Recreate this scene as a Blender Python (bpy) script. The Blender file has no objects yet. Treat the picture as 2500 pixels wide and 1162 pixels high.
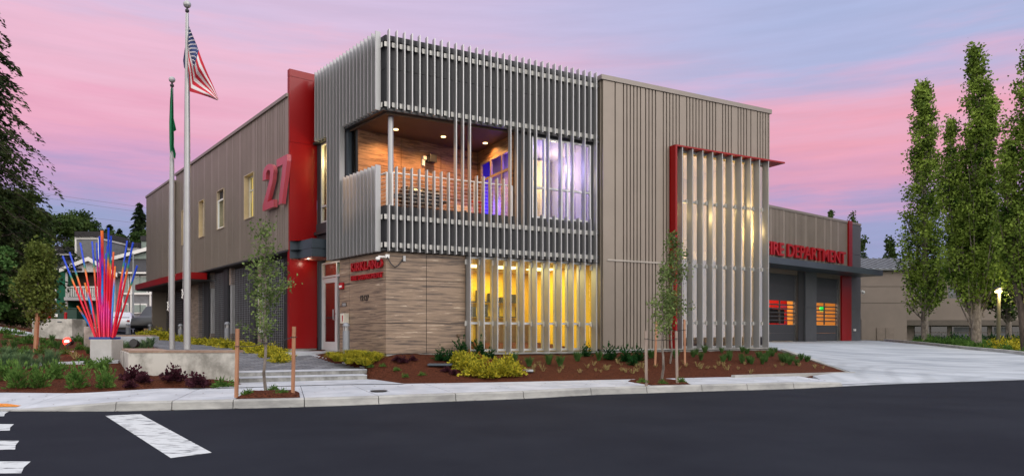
import bpy, bmesh, math, random
import numpy as np
from mathutils import Vector, Matrix, noise
random.seed(7); RNG = np.random.default_rng(7)
SC = bpy.context.scene
COL = SC.collection
F, CX, HY, EZ = 1722.0, 1250.0, 815.0, 1.3

# ------------------------------------------------------------------ camera
cd = bpy.data.cameras.new('camera'); cam = bpy.data.objects.new('camera', cd); COL.objects.link(cam)
cam.location = (0, 0, EZ); cam.rotation_euler = (math.pi/2, 0, 0)
cd.sensor_width = 36; cd.lens = F/2500*36; cd.shift_y = (HY-581)/2500
cd.clip_start = .1; cd.clip_end = 3000
SC.camera = cam

# ------------------------------------------------------------------ world: dusk sky
def lin(c):
    c = c/255.0
    return c/12.92 if c <= .04045 else ((c+.055)/1.055)**2.4
def rgb(r, g, b, a=1.0): return (lin(r), lin(g), lin(b), a)
world = bpy.data.worlds.new('World'); SC.world = world; world.use_nodes = True
nt = world.node_tree; nt.nodes.clear()
def N(t, **kw):
    n = nt.nodes.new(t)
    for k, v in kw.items(): setattr(n, k, v)
    return n
def LK(a, b): nt.links.new(a, b)
def ramp(stops, interp='LINEAR'):
    r = N('ShaderNodeValToRGB'); cr = r.color_ramp; cr.interpolation = interp
    while len(cr.elements) < len(stops): cr.elements.new(.5)
    for e, (p, c) in zip(cr.elements, stops): e.position = p; e.color = c
    return r
tc = N('ShaderNodeTexCoord'); sep = N('ShaderNodeSeparateXYZ'); LK(tc.outputs['Generated'], sep.inputs[0])
mp = N('ShaderNodeMapping'); mp.inputs['Scale'].default_value = (2.2, 2.2, 20); LK(tc.outputs['Generated'], mp.inputs[0])
mp.inputs['Rotation'].default_value = (0, .03, 0)
nz = N('ShaderNodeTexNoise'); nz.inputs['Scale'].default_value = 1.6; nz.inputs['Detail'].default_value = 9; nz.inputs['Roughness'].default_value = .6
LK(mp.outputs[0], nz.inputs['Vector'])
ma = N('ShaderNodeMath', operation='MULTIPLY_ADD'); ma.inputs[1].default_value = .17; ma.inputs[2].default_value = -.085
LK(nz.outputs['Fac'], ma.inputs[0])
ad = N('ShaderNodeMath', operation='ADD'); LK(sep.outputs['Z'], ad.inputs[0]); LK(ma.outputs[0], ad.inputs[1])
left = ramp([(0, rgb(142,152,188)), (.087, rgb(148,160,195)), (.128, rgb(152,163,202)), (.158, rgb(168,164,206)), (.182, rgb(194,163,204)),
             (.205, rgb(216,166,202)), (.255, rgb(236,172,198)), (.30, rgb(238,184,207)), (.345, rgb(234,188,212)), (.385, rgb(216,192,222)), (.6, rgb(190,190,225))])
right = ramp([(0, rgb(140,152,192)), (.09, rgb(150,162,200)), (.13, rgb(160,163,204)), (.16, rgb(186,163,203)), (.185, rgb(218,164,196)),
              (.235, rgb(238,168,188)), (.275, rgb(230,176,200)), (.31, rgb(202,181,215)), (.345, rgb(176,184,222)), (.6, rgb(165,188,230))])
LK(ad.outputs[0], left.inputs[0]); LK(ad.outputs[0], right.inputs[0])
mr = N('ShaderNodeMapRange'); mr.inputs['From Min'].default_value = -.25; mr.inputs['From Max'].default_value = .42; mr.interpolation_type = 'SMOOTHSTEP'
LK(sep.outputs['X'], mr.inputs['Value'])
mix = N('ShaderNodeMix', data_type='RGBA'); LK(mr.outputs[0], mix.inputs['Factor']); LK(left.outputs[0], mix.inputs['A']); LK(right.outputs[0], mix.inputs['B'])
# brighter sky overhead and on the sunset side (behind the camera)
up = N('ShaderNodeMapRange'); up.inputs['From Min'].default_value = .46; up.inputs['From Max'].default_value = .8; up.inputs['To Min'].default_value = 0; up.inputs['To Max'].default_value = 1
LK(sep.outputs['Z'], up.inputs['Value'])
mixu = N('ShaderNodeMix', data_type='RGBA'); LK(up.outputs[0], mixu.inputs['Factor']); LK(mix.outputs['Result'], mixu.inputs['A']); mixu.inputs['B'].default_value = (1.42, 1.45, 1.57, 1)
bk = N('ShaderNodeMapRange'); bk.inputs['From Min'].default_value = .2; bk.inputs['From Max'].default_value = -.75
LK(sep.outputs['Y'], bk.inputs['Value'])
mixb = N('ShaderNodeMix', data_type='RGBA'); LK(bk.outputs[0], mixb.inputs['Factor']); LK(mixu.outputs['Result'], mixb.inputs['A']); mixb.inputs['B'].default_value = (1.85, 1.72, 1.62, 1)
# thin high streaks of cloud
mp2 = N('ShaderNodeMapping'); mp2.inputs['Scale'].default_value = (3.5, 3.5, 46); mp2.inputs['Rotation'].default_value = (0, .05, 0); LK(tc.outputs['Generated'], mp2.inputs[0])
nz2 = N('ShaderNodeTexNoise'); nz2.inputs['Scale'].default_value = 1.5; nz2.inputs['Detail'].default_value = 8; nz2.inputs['Roughness'].default_value = .62; LK(mp2.outputs[0], nz2.inputs['Vector'])
st2 = N('ShaderNodeMapRange'); st2.inputs['From Min'].default_value = .35; st2.inputs['From Max'].default_value = .68; st2.inputs['To Min'].default_value = .965; st2.inputs['To Max'].default_value = 1.04; LK(nz2.outputs['Fac'], st2.inputs['Value'])
mst = N('ShaderNodeVectorMath', operation='SCALE'); LK(mixb.outputs['Result'], mst.inputs[0]); LK(st2.outputs[0], mst.inputs['Scale'])
bg = N('ShaderNodeBackground'); LK(mst.outputs[0], bg.inputs['Color']); bg.inputs['Strength'].default_value = 1.0
wo = N('ShaderNodeOutputWorld'); LK(bg.outputs[0], wo.inputs['Surface'])

# ------------------------------------------------------------------ low dusk glow, front right
sl = bpy.data.lights.new('sun', 'SUN'); sun = bpy.data.objects.new('sun', sl); COL.objects.link(sun)
sl.energy = .85; sl.angle = math.radians(28); sl.color = (1, .93, .9)
sdir = Vector((.72, -.62, .50)).normalized()
sun.rotation_euler = sdir.to_track_quat('Z', 'Y').to_euler()
SC.view_settings.view_transform = 'Standard'; SC.view_settings.look = 'None'
SC.view_settings.exposure = 0; SC.view_settings.gamma = 1
SC.render.engine = 'CYCLES'
try:
    SC.cycles.max_bounces = 6; SC.cycles.transparent_max_bounces = 16; SC.cycles.diffuse_bounces = 3; SC.cycles.glossy_bounces = 3
    SC.cycles.sample_clamp_indirect = 4; SC.cycles.caustics_reflective = False; SC.cycles.caustics_refractive = False
except Exception: pass

# ------------------------------------------------------------------ helpers
def at(px, py, Z): return Vector(((px-CX)/F*Z, Z, EZ-(py-HY)/F*Z))
def atz(px, py, z):
    Z = (EZ-z)*F/(py-HY); return Vector(((px-CX)/F*Z, Z, z))

def tag(o, label=None, cat=None, group=None, kind=None):
    if label: o['label'] = label
    if cat: o['category'] = cat
    if group: o['group'] = group
    if kind: o['kind'] = kind
    return o
def empty(name, loc, label, cat, group=None, rz=0):
    o = bpy.data.objects.new(name, None); COL.objects.link(o); o.location = loc; o.rotation_euler = (0, 0, rz)
    o.empty_display_size = .1
    return tag(o, label, cat, group)
def base_of(o):
    v = Vector((0, 0, 0))
    while o is not None: v += o.location; o = o.parent
    return v
class MB:
    def __init__(s): s.v = []; s.f = []; s.sm = []
    def add(s, vs, fs, smooth=False):
        k = len(s.v); s.v += [tuple(v) for v in vs]; s.f += [tuple(i+k for i in f) for f in fs]; s.sm += [smooth]*len(fs)
    def hexa(s, p):   # 8 points: bottom 0-3, top 4-7
        s.add(p, [(0,3,2,1),(4,5,6,7),(0,1,5,4),(1,2,6,5),(2,3,7,6),(3,0,4,7)])
    def box(s, x0, x1, y0, y1, z0, z1):
        s.hexa([(x0,y0,z0),(x1,y0,z0),(x1,y1,z0),(x0,y1,z0),(x0,y0,z1),(x1,y0,z1),(x1,y1,z1),(x0,y1,z1)])
    def prism(s, pts, z0, z1, z1f=None):
        n = len(pts)
        A = sum(pts[i][0]*pts[(i+1)%n][1]-pts[(i+1)%n][0]*pts[i][1] for i in range(n))
        if A < 0: pts = pts[::-1]
        vs = [(p[0], p[1], z0) for p in pts]+[(p[0], p[1], z1) for p in pts]
        s.add(vs, [tuple(range(n-1, -1, -1)), tuple(range(n, 2*n))]+[(i, (i+1)%n, n+(i+1)%n, n+i) for i in range(n)])
    def tube(s, pts, rad, n=8, cap=True, smooth=True):
        pts = [Vector(p) for p in pts]
        if not hasattr(rad, '__len__'): rad = [rad]*len(pts)
        vs = []; up = Vector((0.13, .21, 1))
        for i, p in enumerate(pts):
            d = (pts[min(i+1, len(pts)-1)]-pts[max(i-1, 0)])
            d = d.normalized() if d.length > 1e-9 else Vector((0,0,1))
            a = d.cross(Vector((1,.2,.1)) if abs(d.z) > .9 else Vector((0,0,1))).normalized(); b = d.cross(a)
            for k in range(n):
                t = 2*math.pi*k/n; vs.append(p+(a*math.cos(t)+b*math.sin(t))*rad[i])
        fs = []
        for i in range(len(pts)-1):
            for k in range(n):
                fs.append((i*n+k, i*n+(k+1)%n, (i+1)*n+(k+1)%n, (i+1)*n+k))
        s.add(vs, fs, smooth)
        if cap:
            m = (len(pts)-1)*n
            s.add([vs[k] for k in range(n)], [tuple(range(n-1, -1, -1))]); s.add([vs[m+k] for k in range(n)], [tuple(range(n))])
    def lathe(s, c, prof, n=16, smooth=True):   # prof list of (r, z)
        vs = []
        for r, z in prof:
            for k in range(n):
                t = 2*math.pi*k/n; vs.append((c[0]+r*math.cos(t), c[1]+r*math.sin(t), c[2]+z))
        fs = [(i*n+k, i*n+(k+1)%n, (i+1)*n+(k+1)%n, (i+1)*n+k) for i in range(len(prof)-1) for k in range(n)]
        s.add(vs, fs, smooth)
        s.add([vs[(len(prof)-1)*n+k] for k in range(n)], [tuple(range(n))])
    def build_each(s, name, mat, parent=None, bevel=0):
        out = []
        for k in range(0, len(s.v), 8):
            m_ = MB(); m_.hexa(s.v[k:k+8]); out.append(m_.build(name, mat, parent, bevel))
        return out
    def build(s, name, mat, parent=None, bevel=0, local=False, recalc=False):
        me = bpy.data.meshes.new(name)
        off = Vector((0,0,0)) if (parent is None or local) else base_of(parent)
        me.from_pydata([(v[0]-off.x, v[1]-off.y, v[2]-off.z) for v in s.v], [], s.f)
        me.polygons.foreach_set('use_smooth', s.sm)
        if recalc or bevel:
            bm = bmesh.new(); bm.from_mesh(me)
            if bevel:
                bmesh.ops.remove_doubles(bm, verts=bm.verts, dist=1e-5)
            bmesh.ops.recalc_face_normals(bm, faces=bm.faces)
            if bevel:
                es = [e for e in bm.edges if len(e.link_faces) == 2 and e.calc_face_angle(0) > .6]
                bmesh.ops.bevel(bm, geom=es, offset=bevel, segments=2, affect='EDGES', profile=.6)
            bm.to_mesh(me); bm.free()
        me.update()
        o = bpy.data.objects.new(name, me); COL.objects.link(o)
        if isinstance(mat, (list, tuple)):
            for m in mat: me.materials.append(m)
        elif mat: me.materials.append(mat)
        if parent is not None: o.parent = parent
        return o
def copy_tree(o, parent=None):
    c = o.copy(); COL.objects.link(c)
    if parent is not None: c.parent = parent
    for ch in [x for x in o.children]: copy_tree(ch, c)
    return c
def struct(mb, name, mat, label=None, bevel=0):
    o = mb.build(name, mat, bevel=bevel); tag(o, label, None, None, 'structure'); return o

# ------------------------------------------------------------------ materials
MC = {}
def mat(name, col, rough=.6, metal=0.0, var=.12, scale=2.0, bump=0.0, bscale=30.0, stretch=(1,1,1), coat=0.0, col2=None, emit=None, estr=0, detail=5, spec=.5, trans=0, c2pos=(.35,.65)):
    if name in MC: return MC[name]
    m = bpy.data.materials.new(name); m.use_nodes = True; t = m.node_tree; b = t.nodes['Principled BSDF']
    b.inputs['Roughness'].default_value = rough; b.inputs['Metallic'].default_value = metal
    b.inputs['Coat Weight'].default_value = coat; b.inputs['Specular IOR Level'].default_value = spec
    b.inputs['Coat Roughness'].default_value = .08
    tcn = t.nodes.new('ShaderNodeTexCoord'); mpn = t.nodes.new('ShaderNodeMapping'); mpn.inputs['Scale'].default_value = stretch
    t.links.new(tcn.outputs['Object'], mpn.inputs[0])
    n = t.nodes.new('ShaderNodeTexNoise'); n.inputs['Scale'].default_value = scale; n.inputs['Detail'].default_value = detail; n.inputs['Roughness'].default_value = .62
    t.links.new(mpn.outputs[0], n.inputs['Vector'])
    r = t.nodes.new('ShaderNodeValToRGB')
    c1 = col; c2 = col2 if col2 else tuple(min(1, x*(1+var)) for x in col)
    if not col2: c1 = tuple(x*(1-var) for x in col)
    r.color_ramp.elements[0].position = c2pos[0]; r.color_ramp.elements[1].position = c2pos[1]
    r.color_ramp.elements[0].color = (*c1[:3], 1); r.color_ramp.elements[1].color = (*c2[:3], 1)
    t.links.new(n.outputs['Fac'], r.inputs[0]); t.links.new(r.outputs[0], b.inputs['Base Color'])
    if bump:
        n2 = t.nodes.new('ShaderNodeTexNoise'); n2.inputs['Scale'].default_value = bscale; n2.inputs['Detail'].default_value = 4
        t.links.new(mpn.outputs[0], n2.inputs['Vector'])
        bp = t.nodes.new('ShaderNodeBump'); bp.inputs['Strength'].default_value = bump; bp.inputs['Distance'].default_value = .03
        t.links.new(n2.outputs['Fac'], bp.inputs['Height']); t.links.new(bp.outputs[0], b.inputs['Normal'])
    if emit:
        b.inputs['Emission Color'].default_value = (*emit[:3], 1); b.inputs['Emission Strength'].default_value = estr
    if trans:
        b.inputs['Subsurface Weight'].default_value = 0
        tr = t.nodes.new('ShaderNodeBsdfTranslucent'); t.links.new(r.outputs[0], tr.inputs[0])
        mx = t.nodes.new('ShaderNodeMixShader'); mx.inputs[0].default_value = trans
        out = t.nodes['Material Output']; t.links.new(b.outputs[0], mx.inputs[1]); t.links.new(tr.outputs[0], mx.inputs[2]); t.links.new(mx.outputs[0], out.inputs['Surface'])
    MC[name] = m; return m
def glassmat(name, tint=(.9,.95,.95), gl=.12, rough=.02, maxr=1.0):
    if name in MC: return MC[name]
    m = bpy.data.materials.new(name); m.use_nodes = True; t = m.node_tree; t.nodes.clear()
    tr = t.nodes.new('ShaderNodeBsdfTransparent'); tr.inputs[0].default_value = (*tint, 1)
    g = t.nodes.new('ShaderNodeBsdfGlossy'); g.inputs['Roughness'].default_value = rough
    fr = t.nodes.new('ShaderNodeFresnel'); fr.inputs['IOR'].default_value = 1.5
    mu = t.nodes.new('ShaderNodeMath'); mu.operation = 'MULTIPLY_ADD'; mu.inputs[1].default_value = maxr; mu.inputs[2].default_value = gl; mu.use_clamp = True
    mx = t.nodes.new('ShaderNodeMixShader'); o = t.nodes.new('ShaderNodeOutputMaterial')
    ge = t.nodes.new('ShaderNodeNewGeometry'); inv = t.nodes.new('ShaderNodeMath'); inv.operation = 'SUBTRACT'; inv.inputs[0].default_value = 1; pr = t.nodes.new('ShaderNodeMath'); pr.operation = 'MULTIPLY'
    t.links.new(ge.outputs['Backfacing'], inv.inputs[1]); t.links.new(mu.outputs[0], pr.inputs[0]); t.links.new(inv.outputs[0], pr.inputs[1])
    t.links.new(fr.outputs[0], mu.inputs[0]); t.links.new(pr.outputs[0], mx.inputs[0]); t.links.new(tr.outputs[0], mx.inputs[1]); t.links.new(g.outputs[0], mx.inputs[2]); t.links.new(mx.outputs[0], o.inputs[0])
    MC[name] = m; return m
def emat(name, col, s): 
    return mat(name, col, .5, var=.02, emit=col, estr=s)

def woodmat(name, stops, zscale=7.0, xs=.55, rough=.55):
    m = bpy.data.materials.new(name); m.use_nodes = True; t = m.node_tree; b = t.nodes['Principled BSDF']; b.inputs['Roughness'].default_value = rough
    tcn = t.nodes.new('ShaderNodeTexCoord'); mpn = t.nodes.new('ShaderNodeMapping'); mpn.inputs['Scale'].default_value = (xs, xs, zscale)
    t.links.new(tcn.outputs['Object'], mpn.inputs[0])
    w = t.nodes.new('ShaderNodeTexNoise'); w.inputs['Scale'].default_value = 1.7; w.inputs['Detail'].default_value = 8; w.inputs['Roughness'].default_value = .68; w.inputs['Distortion'].default_value = .5
    t.links.new(mpn.outputs[0], w.inputs['Vector'])
    r = t.nodes.new('ShaderNodeValToRGB'); cr = r.color_ramp
    while len(cr.elements) < len(stops): cr.elements.new(.5)
    for e, (p, c) in zip(cr.elements, stops): e.position = p; e.color = c
    t.links.new(w.outputs['Fac'], r.inputs[0]); t.links.new(r.outputs[0], b.inputs['Base Color'])
    MC[name] = m; return m

M_asphalt = mat('asphalt', (.0120,.0140,.0215), .92, spec=.08, col2=(.0180,.021,.030), scale=.45, bump=.25, bscale=220, detail=9)
M_conc = mat('sidewalk_concrete', (.35,.375,.42), .85, spec=.3, col2=(.48,.51,.56), scale=1.6, bump=.08, bscale=120, detail=9)
M_kerb = mat('kerb_concrete', (.25,.255,.25), .85, scale=1.5, col2=(.42,.425,.41), bump=.15, bscale=90, detail=9, stretch=(1,1,3))
M_drive = mat('driveway_concrete', (.25,.28,.32), .85, scale=.9, spec=.3, col2=(.42,.455,.50), bump=.05, bscale=60, detail=9, stretch=(.35,1.2,1))
M_old = mat('planter_concrete', (.24,.235,.21), .85, scale=1.6, col2=(.52,.51,.47), c2pos=(.38,.56), bump=.2, bscale=50, detail=8)
M_mulch = mat('mulch', (.022,.007,.004), .95, spec=.1, scale=30, col2=(.135,.043,.022), bump=1.0, bscale=60, detail=8)
M_paver = None
M_clad = mat('taupe_metal', (.245,.212,.175), .42, metal=.25, var=.05, scale=1.2)
M_cladd = mat('taupe_metal_groove_shade', (.125,.10,.08), .6, var=.05)  # backing colour darkened to stand in for shade between the ribs
M_cap = mat('taupe_cap', (.24,.215,.19), .42, metal=.3, var=.05)
M_silver = mat('silver_aluminium', (.39,.40,.405), .42, metal=.45, var=.04, scale=.7)
M_char = mat('charcoal_panel', (.032,.034,.040), .5, spec=.35, var=.08, scale=.7)
M_char2 = mat('dark_metal', (.022,.023,.026), .5, var=.1)
M_bluegrey = mat('slate_metal', (.060,.080,.10), .38, metal=.3, var=.1, scale=.7)
M_red = mat('red_panel', (.25,.002,.003), .34, coat=.12, var=.08, scale=.5, spec=.3)
M_redl = mat('red_letter', (.36,.005,.010), .4, coat=.1, var=.05, spec=.3)
M_frame = mat('window_aluminium', (.58,.60,.61), .35, metal=.3, var=.03)
M_white = mat('white_paint', (.78,.78,.76), .5, var=.04)
M_bracket = mat('bracket_zinc', (.75,.75,.72), .5, metal=.2, var=.05)
M_black = mat('black_plastic', (.012,.012,.013), .4, var=.1)
M_wood = woodmat('timber_panel', [(.33, (.05,.037,.030,1)), (.42, (.12,.088,.068,1)), (.49, (.235,.168,.115,1)), (.55, (.29,.21,.145,1)), (.60, (.21,.15,.105,1)), (.645, (.60,.49,.37,1))], zscale=12, xs=.5)
M_wood2 = woodmat('warm_timber_panel', [(.33, (.05,.02,.008,1)), (.42, (.13,.06,.025,1)), (.50, (.24,.12,.055,1)), (.56, (.30,.16,.08,1)), (.61, (.19,.09,.04,1)), (.66, (.55,.36,.20,1))], zscale=9, xs=.8)
M_bench = woodmat('bench_timber', [(.3, (.16,.10,.07,1)), (.5, (.28,.19,.14,1)), (.7, (.36,.27,.2,1))], zscale=2, xs=2)
M_stake = woodmat('stake_timber', [(.3, (.20,.085,.045,1)), (.5, (.36,.17,.09,1)), (.7, (.45,.25,.15,1))], zscale=1.2, xs=12)
M_stakeg = woodmat('weathered_stake_timber', [(.3, (.16,.12,.10,1)), (.5, (.27,.21,.18,1)), (.7, (.36,.30,.26,1))], zscale=1.2, xs=12)
M_glass = glassmat('glass', (.93,.96,.96), .05)
M_glassr = glassmat('reflective_glass', (.55,.55,.6), .33)
M_bark = mat('bark', (.09,.075,.062), .9, scale=9, col2=(.26,.225,.195), bump=.8, bscale=14, stretch=(1,1,.5), detail=6)
M_barkd = mat('dark_bark', (.035,.025,.02), .95, scale=8, col2=(.11,.085,.07), bump=.9, bscale=12, stretch=(1,1,.3))
M_yroom = mat('yellow_plaster', (.85,.56,.03), .7, var=.05)
M_wroom = mat('cream_plaster', (.75,.66,.48), .7, var=.04)
M_droom = mat('brown_door_wood', (.10,.06,.03), .5, var=.2)
M_paint = mat('road_paint', (.10,.105,.12), .8, scale=3.2, col2=(.52,.55,.57), bump=.1, bscale=80, detail=12, stretch=(1,4,1), c2pos=(.39,.47), spec=.2)

# ------------------------------------------------------------------ wall frames
class Wall:
    def __init__(s, px, Z, vp):
        s.O = Vector(((px-CX)/F*Z, Z)); s.d = Vector(((vp-CX)/F, 1.0)).normalized()
        n = Vector((s.d.y, -s.d.x)); s.n = n if n.dot(-s.O) > 0 else -n
    def _t(s, px, n):
        a = (px-CX)/F; return (n+s.O.dot(s.n))/(a*s.n.x+s.n.y)
    def u(s, px, n=0):
        t = s._t(px, n); return (Vector(((px-CX)/F*t, t))-s.O).dot(s.d)
    def z(s, px, py, n=0): return EZ-(py-HY)/F*s._t(px, n)
    def Z(s, px, n=0): return s._t(px, n)
    def p(s, u, n, z): q = s.O+s.d*u+s.n*n; return Vector((q.x, q.y, z))
    def xy(s, u, n=0): q = s.O+s.d*u+s.n*n; return (q.x, q.y)
    def box(s, mb, u0, u1, n0, n1, z0, z1):
        P = [s.p(u0,n0,z0), s.p(u1,n0,z0), s.p(u1,n1,z0), s.p(u0,n1,z0), s.p(u0,n0,z1), s.p(u1,n0,z1), s.p(u1,n1,z1), s.p(u0,n1,z1)]
        a = (P[1]-P[0]).cross(P[3]-P[0]).z
        if a*(u1-u0)*(u1-u0) < 0 or a < 0: P = [P[0],P[3],P[2],P[1],P[4],P[7],P[6],P[5]]
        mb.hexa(P)
    def wall(s, mb, u0, u1, n0, n1, z0, z1, ops=()):
        us = sorted(set([u0, u1]+[min(max(o[k], u0), u1) for o in ops for k in (0, 1)]))
        for a, b in zip(us[:-1], us[1:]):
            if b-a < 1e-4: continue
            m = (a+b)/2; cuts = sorted([(max(o[2], z0), min(o[3], z1)) for o in ops if o[0]-1e-6 < m < o[1]+1e-6])
            z = z0
            for c0, c1 in cuts:
                if c0 > z+1e-4: s.box(mb, a, b, n0, n1, z, c0)
                z = max(z, c1)
            if z < z1-1e-4: s.box(mb, a, b, n0, n1, z, z1)
    def ribs(s, mb, u0, u1, n0, n1, z0, z1, widths, gap=.035, ops=(), rnd=None):
        r = rnd or random.Random(3); u = min(u0, u1); e = max(u0, u1); seq = []
        while u < e-.02:
            if not seq: seq = [widths[0]]+[widths[1]]*r.choice([3, 4, 5])+([widths[2]] if r.random() < .6 else [])+([widths[1]]*3 if r.random() < .5 else [])
            w = seq.pop(0); w = min(w, e-u)
            s.wall(mb, u, max(u+w-gap, u+.02), n0, n1, z0, z1, ops); u += w

def shifted(w, n):
    k = Wall.__new__(Wall); k.O = w.O+w.n*n; k.d = w.d; k.n = w.n; return k

def text_mb(txt, width, height, depth, bold=.0, spacing=1.0):
    """flat lettering, returned as list of verts in (u, n, z) and faces"""
    cu = bpy.data.curves.new('lettering', 'FONT'); cu.body = txt; cu.extrude = .5; cu.offset = bold; cu.space_character = spacing
    cu.resolution_u = 4
    ob = bpy.data.objects.new('lettering', cu); COL.objects.link(ob)
    bpy.context.view_layer.update()
    dg = bpy.context.evaluated_depsgraph_get(); me = bpy.data.meshes.new_from_object(ob.evaluated_get(dg))
    V = np.array([v.co[:] for v in me.vertices]); Fc = [tuple(p.vertices) for p in me.polygons]
    bpy.data.objects.remove(ob); bpy.data.curves.remove(cu); bpy.data.meshes.remove(me)
    mn = V.min(0); mx = V.max(0); V = (V-mn)/(mx-mn)
    V[:, 0] *= width; V[:, 1] *= height; V[:, 2] *= depth
    return V, Fc
def wall_text(w, name, txt, ua, ub, z0, z1, n0, depth, m, parent, bold=.02, flip=False):
    """ua is where the text starts as read, ub where it ends"""
    V, Fc = text_mb(txt, 1, z1-z0, depth, bold)
    mb = MB(); mb.add([w.p(ua+(ub-ua)*v[0], n0+v[2], z0+v[1]) for v in V], Fc)
    o = mb.build(name, m, parent, recalc=True); return o
# ------------------------------------------------------------------ main walls of the station
W_E = Wall(797, 20.96, -165)             # entry wall (bay, left side)
uK = W_E.u(942); K = W_E.xy(uK)
W_B = Wall(942, W_E.Z(942), 4490)        # bay front, u=0 at the corner
W_K = Wall(1472.6, 21.1, 4490)           # block front
uR = W_E.u(774); xr = W_E.xy(uR)
W_R = Wall(774, W_E.Z(774), 3430)        # red wall, u=0 at entry wall, negative to the left
uRL = W_R.u(707)
RL = W_R.xy(uRL)
W_L = Wall(702, W_R.Z(707)+.05, -115)      # long left wall
W_G = Wall(1879, 43, 3400)               # garage front
FL = .80

# ------------------------------------------------------------------ terrain
kp = [(28,1002.8),(120,1003.3),(280,1003.4),(500,998.3),(700,993.9),(880,988),(1050,981),(1274,973),(1445,963.4),(1713.6,955),(1939,948.7),(2056,942.5),(2205,936),(2350,931.5),(2500,927)]
KP = [atz(a, b, 0) for a, b in kp]
kx = [-60, -14]+[p.x for p in KP]+[40, 90]; ky = [KP[0].y-.4, KP[0].y]+[p.y for p in KP]+[KP[-1].y+.36*(40-KP[-1].x), KP[-1].y+.36*(90-KP[-1].x)]
def _sm(xs, ys):
    g = np.linspace(-60, 90, 1501); v = np.interp(g, xs, ys); k = np.ones(9)/9; v2 = np.convolve(np.pad(v, 4, mode='edge'), k, 'valid'); return g, v2
_g, _kv = _sm(kx, ky)
def kerb_y(x): return float(np.interp(x, _g, _kv))
bp_ = [(0,956.6,.19),(213,961.4,.17),(364,949,.17),(540,947.4,.18),(795,938,.19),(948,934.7,.2),(1200,931,.2),(1480,925,.2),(1750,918.6,.2),(2083,917,.17)]
BP = [atz(*b) for b in bp_]
bx = [-60, -16]+[p.x for p in BP]+[BP[-1].x+.8, 90]; by = [BP[0].y+.3, BP[0].y]+[p.y for p in BP]+[BP[-1].y+.2, BP[-1].y+.36*(90-BP[-1].x)]
_, _bv = _sm(bx, by)
def back_y(x): return float(np.interp(x, _g, _bv))
def kerb_h(x):
    return float(np.interp(x, [KP[0].x-1, KP[0].x, KP[2].x, atz(1939,948.7,0).x, atz(2205,936,0).x, 60], [.012,.012,.148,.148,.012,.012]))

CP = []
def cp(x, y, z): CP.append((x, y, z))
for x in np.linspace(-14, 8.5, 12): cp(x, back_y(x), .18)
for x in (-40, -25): cp(x, back_y(x), .5); cp(x, 30, 2.2)
for px, n in ((960,.3),(1050,.25),(1150,.2),(1300,.2),(1450,.2)):
    p = W_B.xy(W_B.u(px), n); cp(p[0], p[1], .72)
for px in (1500,1600,1700,1800,1881):
    p = W_K.xy(W_K.u(px), .2); cp(p[0], p[1], .745)
for px in (2100,2250,2400,2500): p = atz(px, np.interp(px,[2056,2205,2350,2500],[942.5,936,931.5,927]), 0); cp(p.x, p.y+.1, .01)
cp(30, kerb_y(30), .01); cp(45, kerb_y(45), .0)
for px, Z, z in ((1900,27,.775),(1890,34,.80),(1879,43,.81),(2000,46.2,.81),(2100,50,.81),(2000,33,.78),(2000,25,.60),(2100,24,.42),(2200,30,.60),(2155,52,.78),(2370,33,.55),(2500,28,.45),(2250,41,.68),(2480,35,.5),(2400,45,.6),(2400,60,.65),(2200,60,.7)):
    cp((px-CX)/F*Z, Z, z)
for px, Z, z in ((600,15.9,.16),(700,16.3,.16),(800,16.8,.17),(893,17.1,.17),(640,15.2,.17),(600,16.9,.30),(780,17.1,.33),(890,17.6,.33),(640,18.5,.55),(750,18.8,.60),(830,18.7,.66),(905,18.0,.66),(760,20.6,.775),(690,20.6,.78),(620,22.5,.86),(560,25,.92),(480,28,.99),(420,31,1.10),(560,19.5,.68),(470,22,.84),(400,25,.95),
                 (575,15.5,.33),(440,15.5,.40),(309,15.5,.44),(260,18.5,.63),(120,18.2,.60),(0,18,.58),(150,21.5,.85),(60,22,.95),(250,22,.90),(130,26,1.14),(0,26,1.35),(320,26,1.06),(357,34,1.25),(300,38,1.28),(240,44,1.3),(0,33,1.72),(60,33,1.6),(180,33,1.32),(400,42,1.3),(0,45,2.1),(-200,25,1.7),(-300,40,2.6)):
    cp((px-CX)/F*Z, Z, z)
for x, y, z in ((-45,70,3.0),(-25,65,1.5),(0,60,1.0),(20,75,.8),(60,70,.7),(-90,110,5),(-40,120,3),(0,130,1.2),(60,130,.8),(100,110,.8),(90,50,.5),(-90,40,4),(-120,170,5),(0,190,1.5),(120,190,.8),(60,35,.2)): cp(x, y, z)
CPA = np.array(CP)
def _phi(r2): return np.where(r2 > 1e-12, r2*np.log(np.maximum(r2, 1e-12)), 0)*.5
_n = len(CPA); _X = CPA[:, :2]/10
_Km = _phi(((_X[:, None]-_X[None])**2).sum(-1))+np.eye(_n)*.002
_Pm = np.c_[np.ones(_n), _X]
_A = np.zeros((_n+3, _n+3)); _A[:_n, :_n] = _Km; _A[:_n, _n:] = _Pm; _A[_n:, :_n] = _Pm.T
_w = np.linalg.solve(_A, np.r_[CPA[:, 2], np.zeros(3)])
def hgt_np(x, y):
    x = np.asarray(x, float)/10; y = np.asarray(y, float)/10
    r2 = (x[..., None]-_X[:, 0])**2+(y[..., None]-_X[:, 1])**2
    return _phi(r2)@_w[:_n]+_w[_n]+_w[_n+1]*x+_w[_n+2]*y
def hgt(x, y): return float(hgt_np(np.array(x), np.array(y)))

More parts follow.
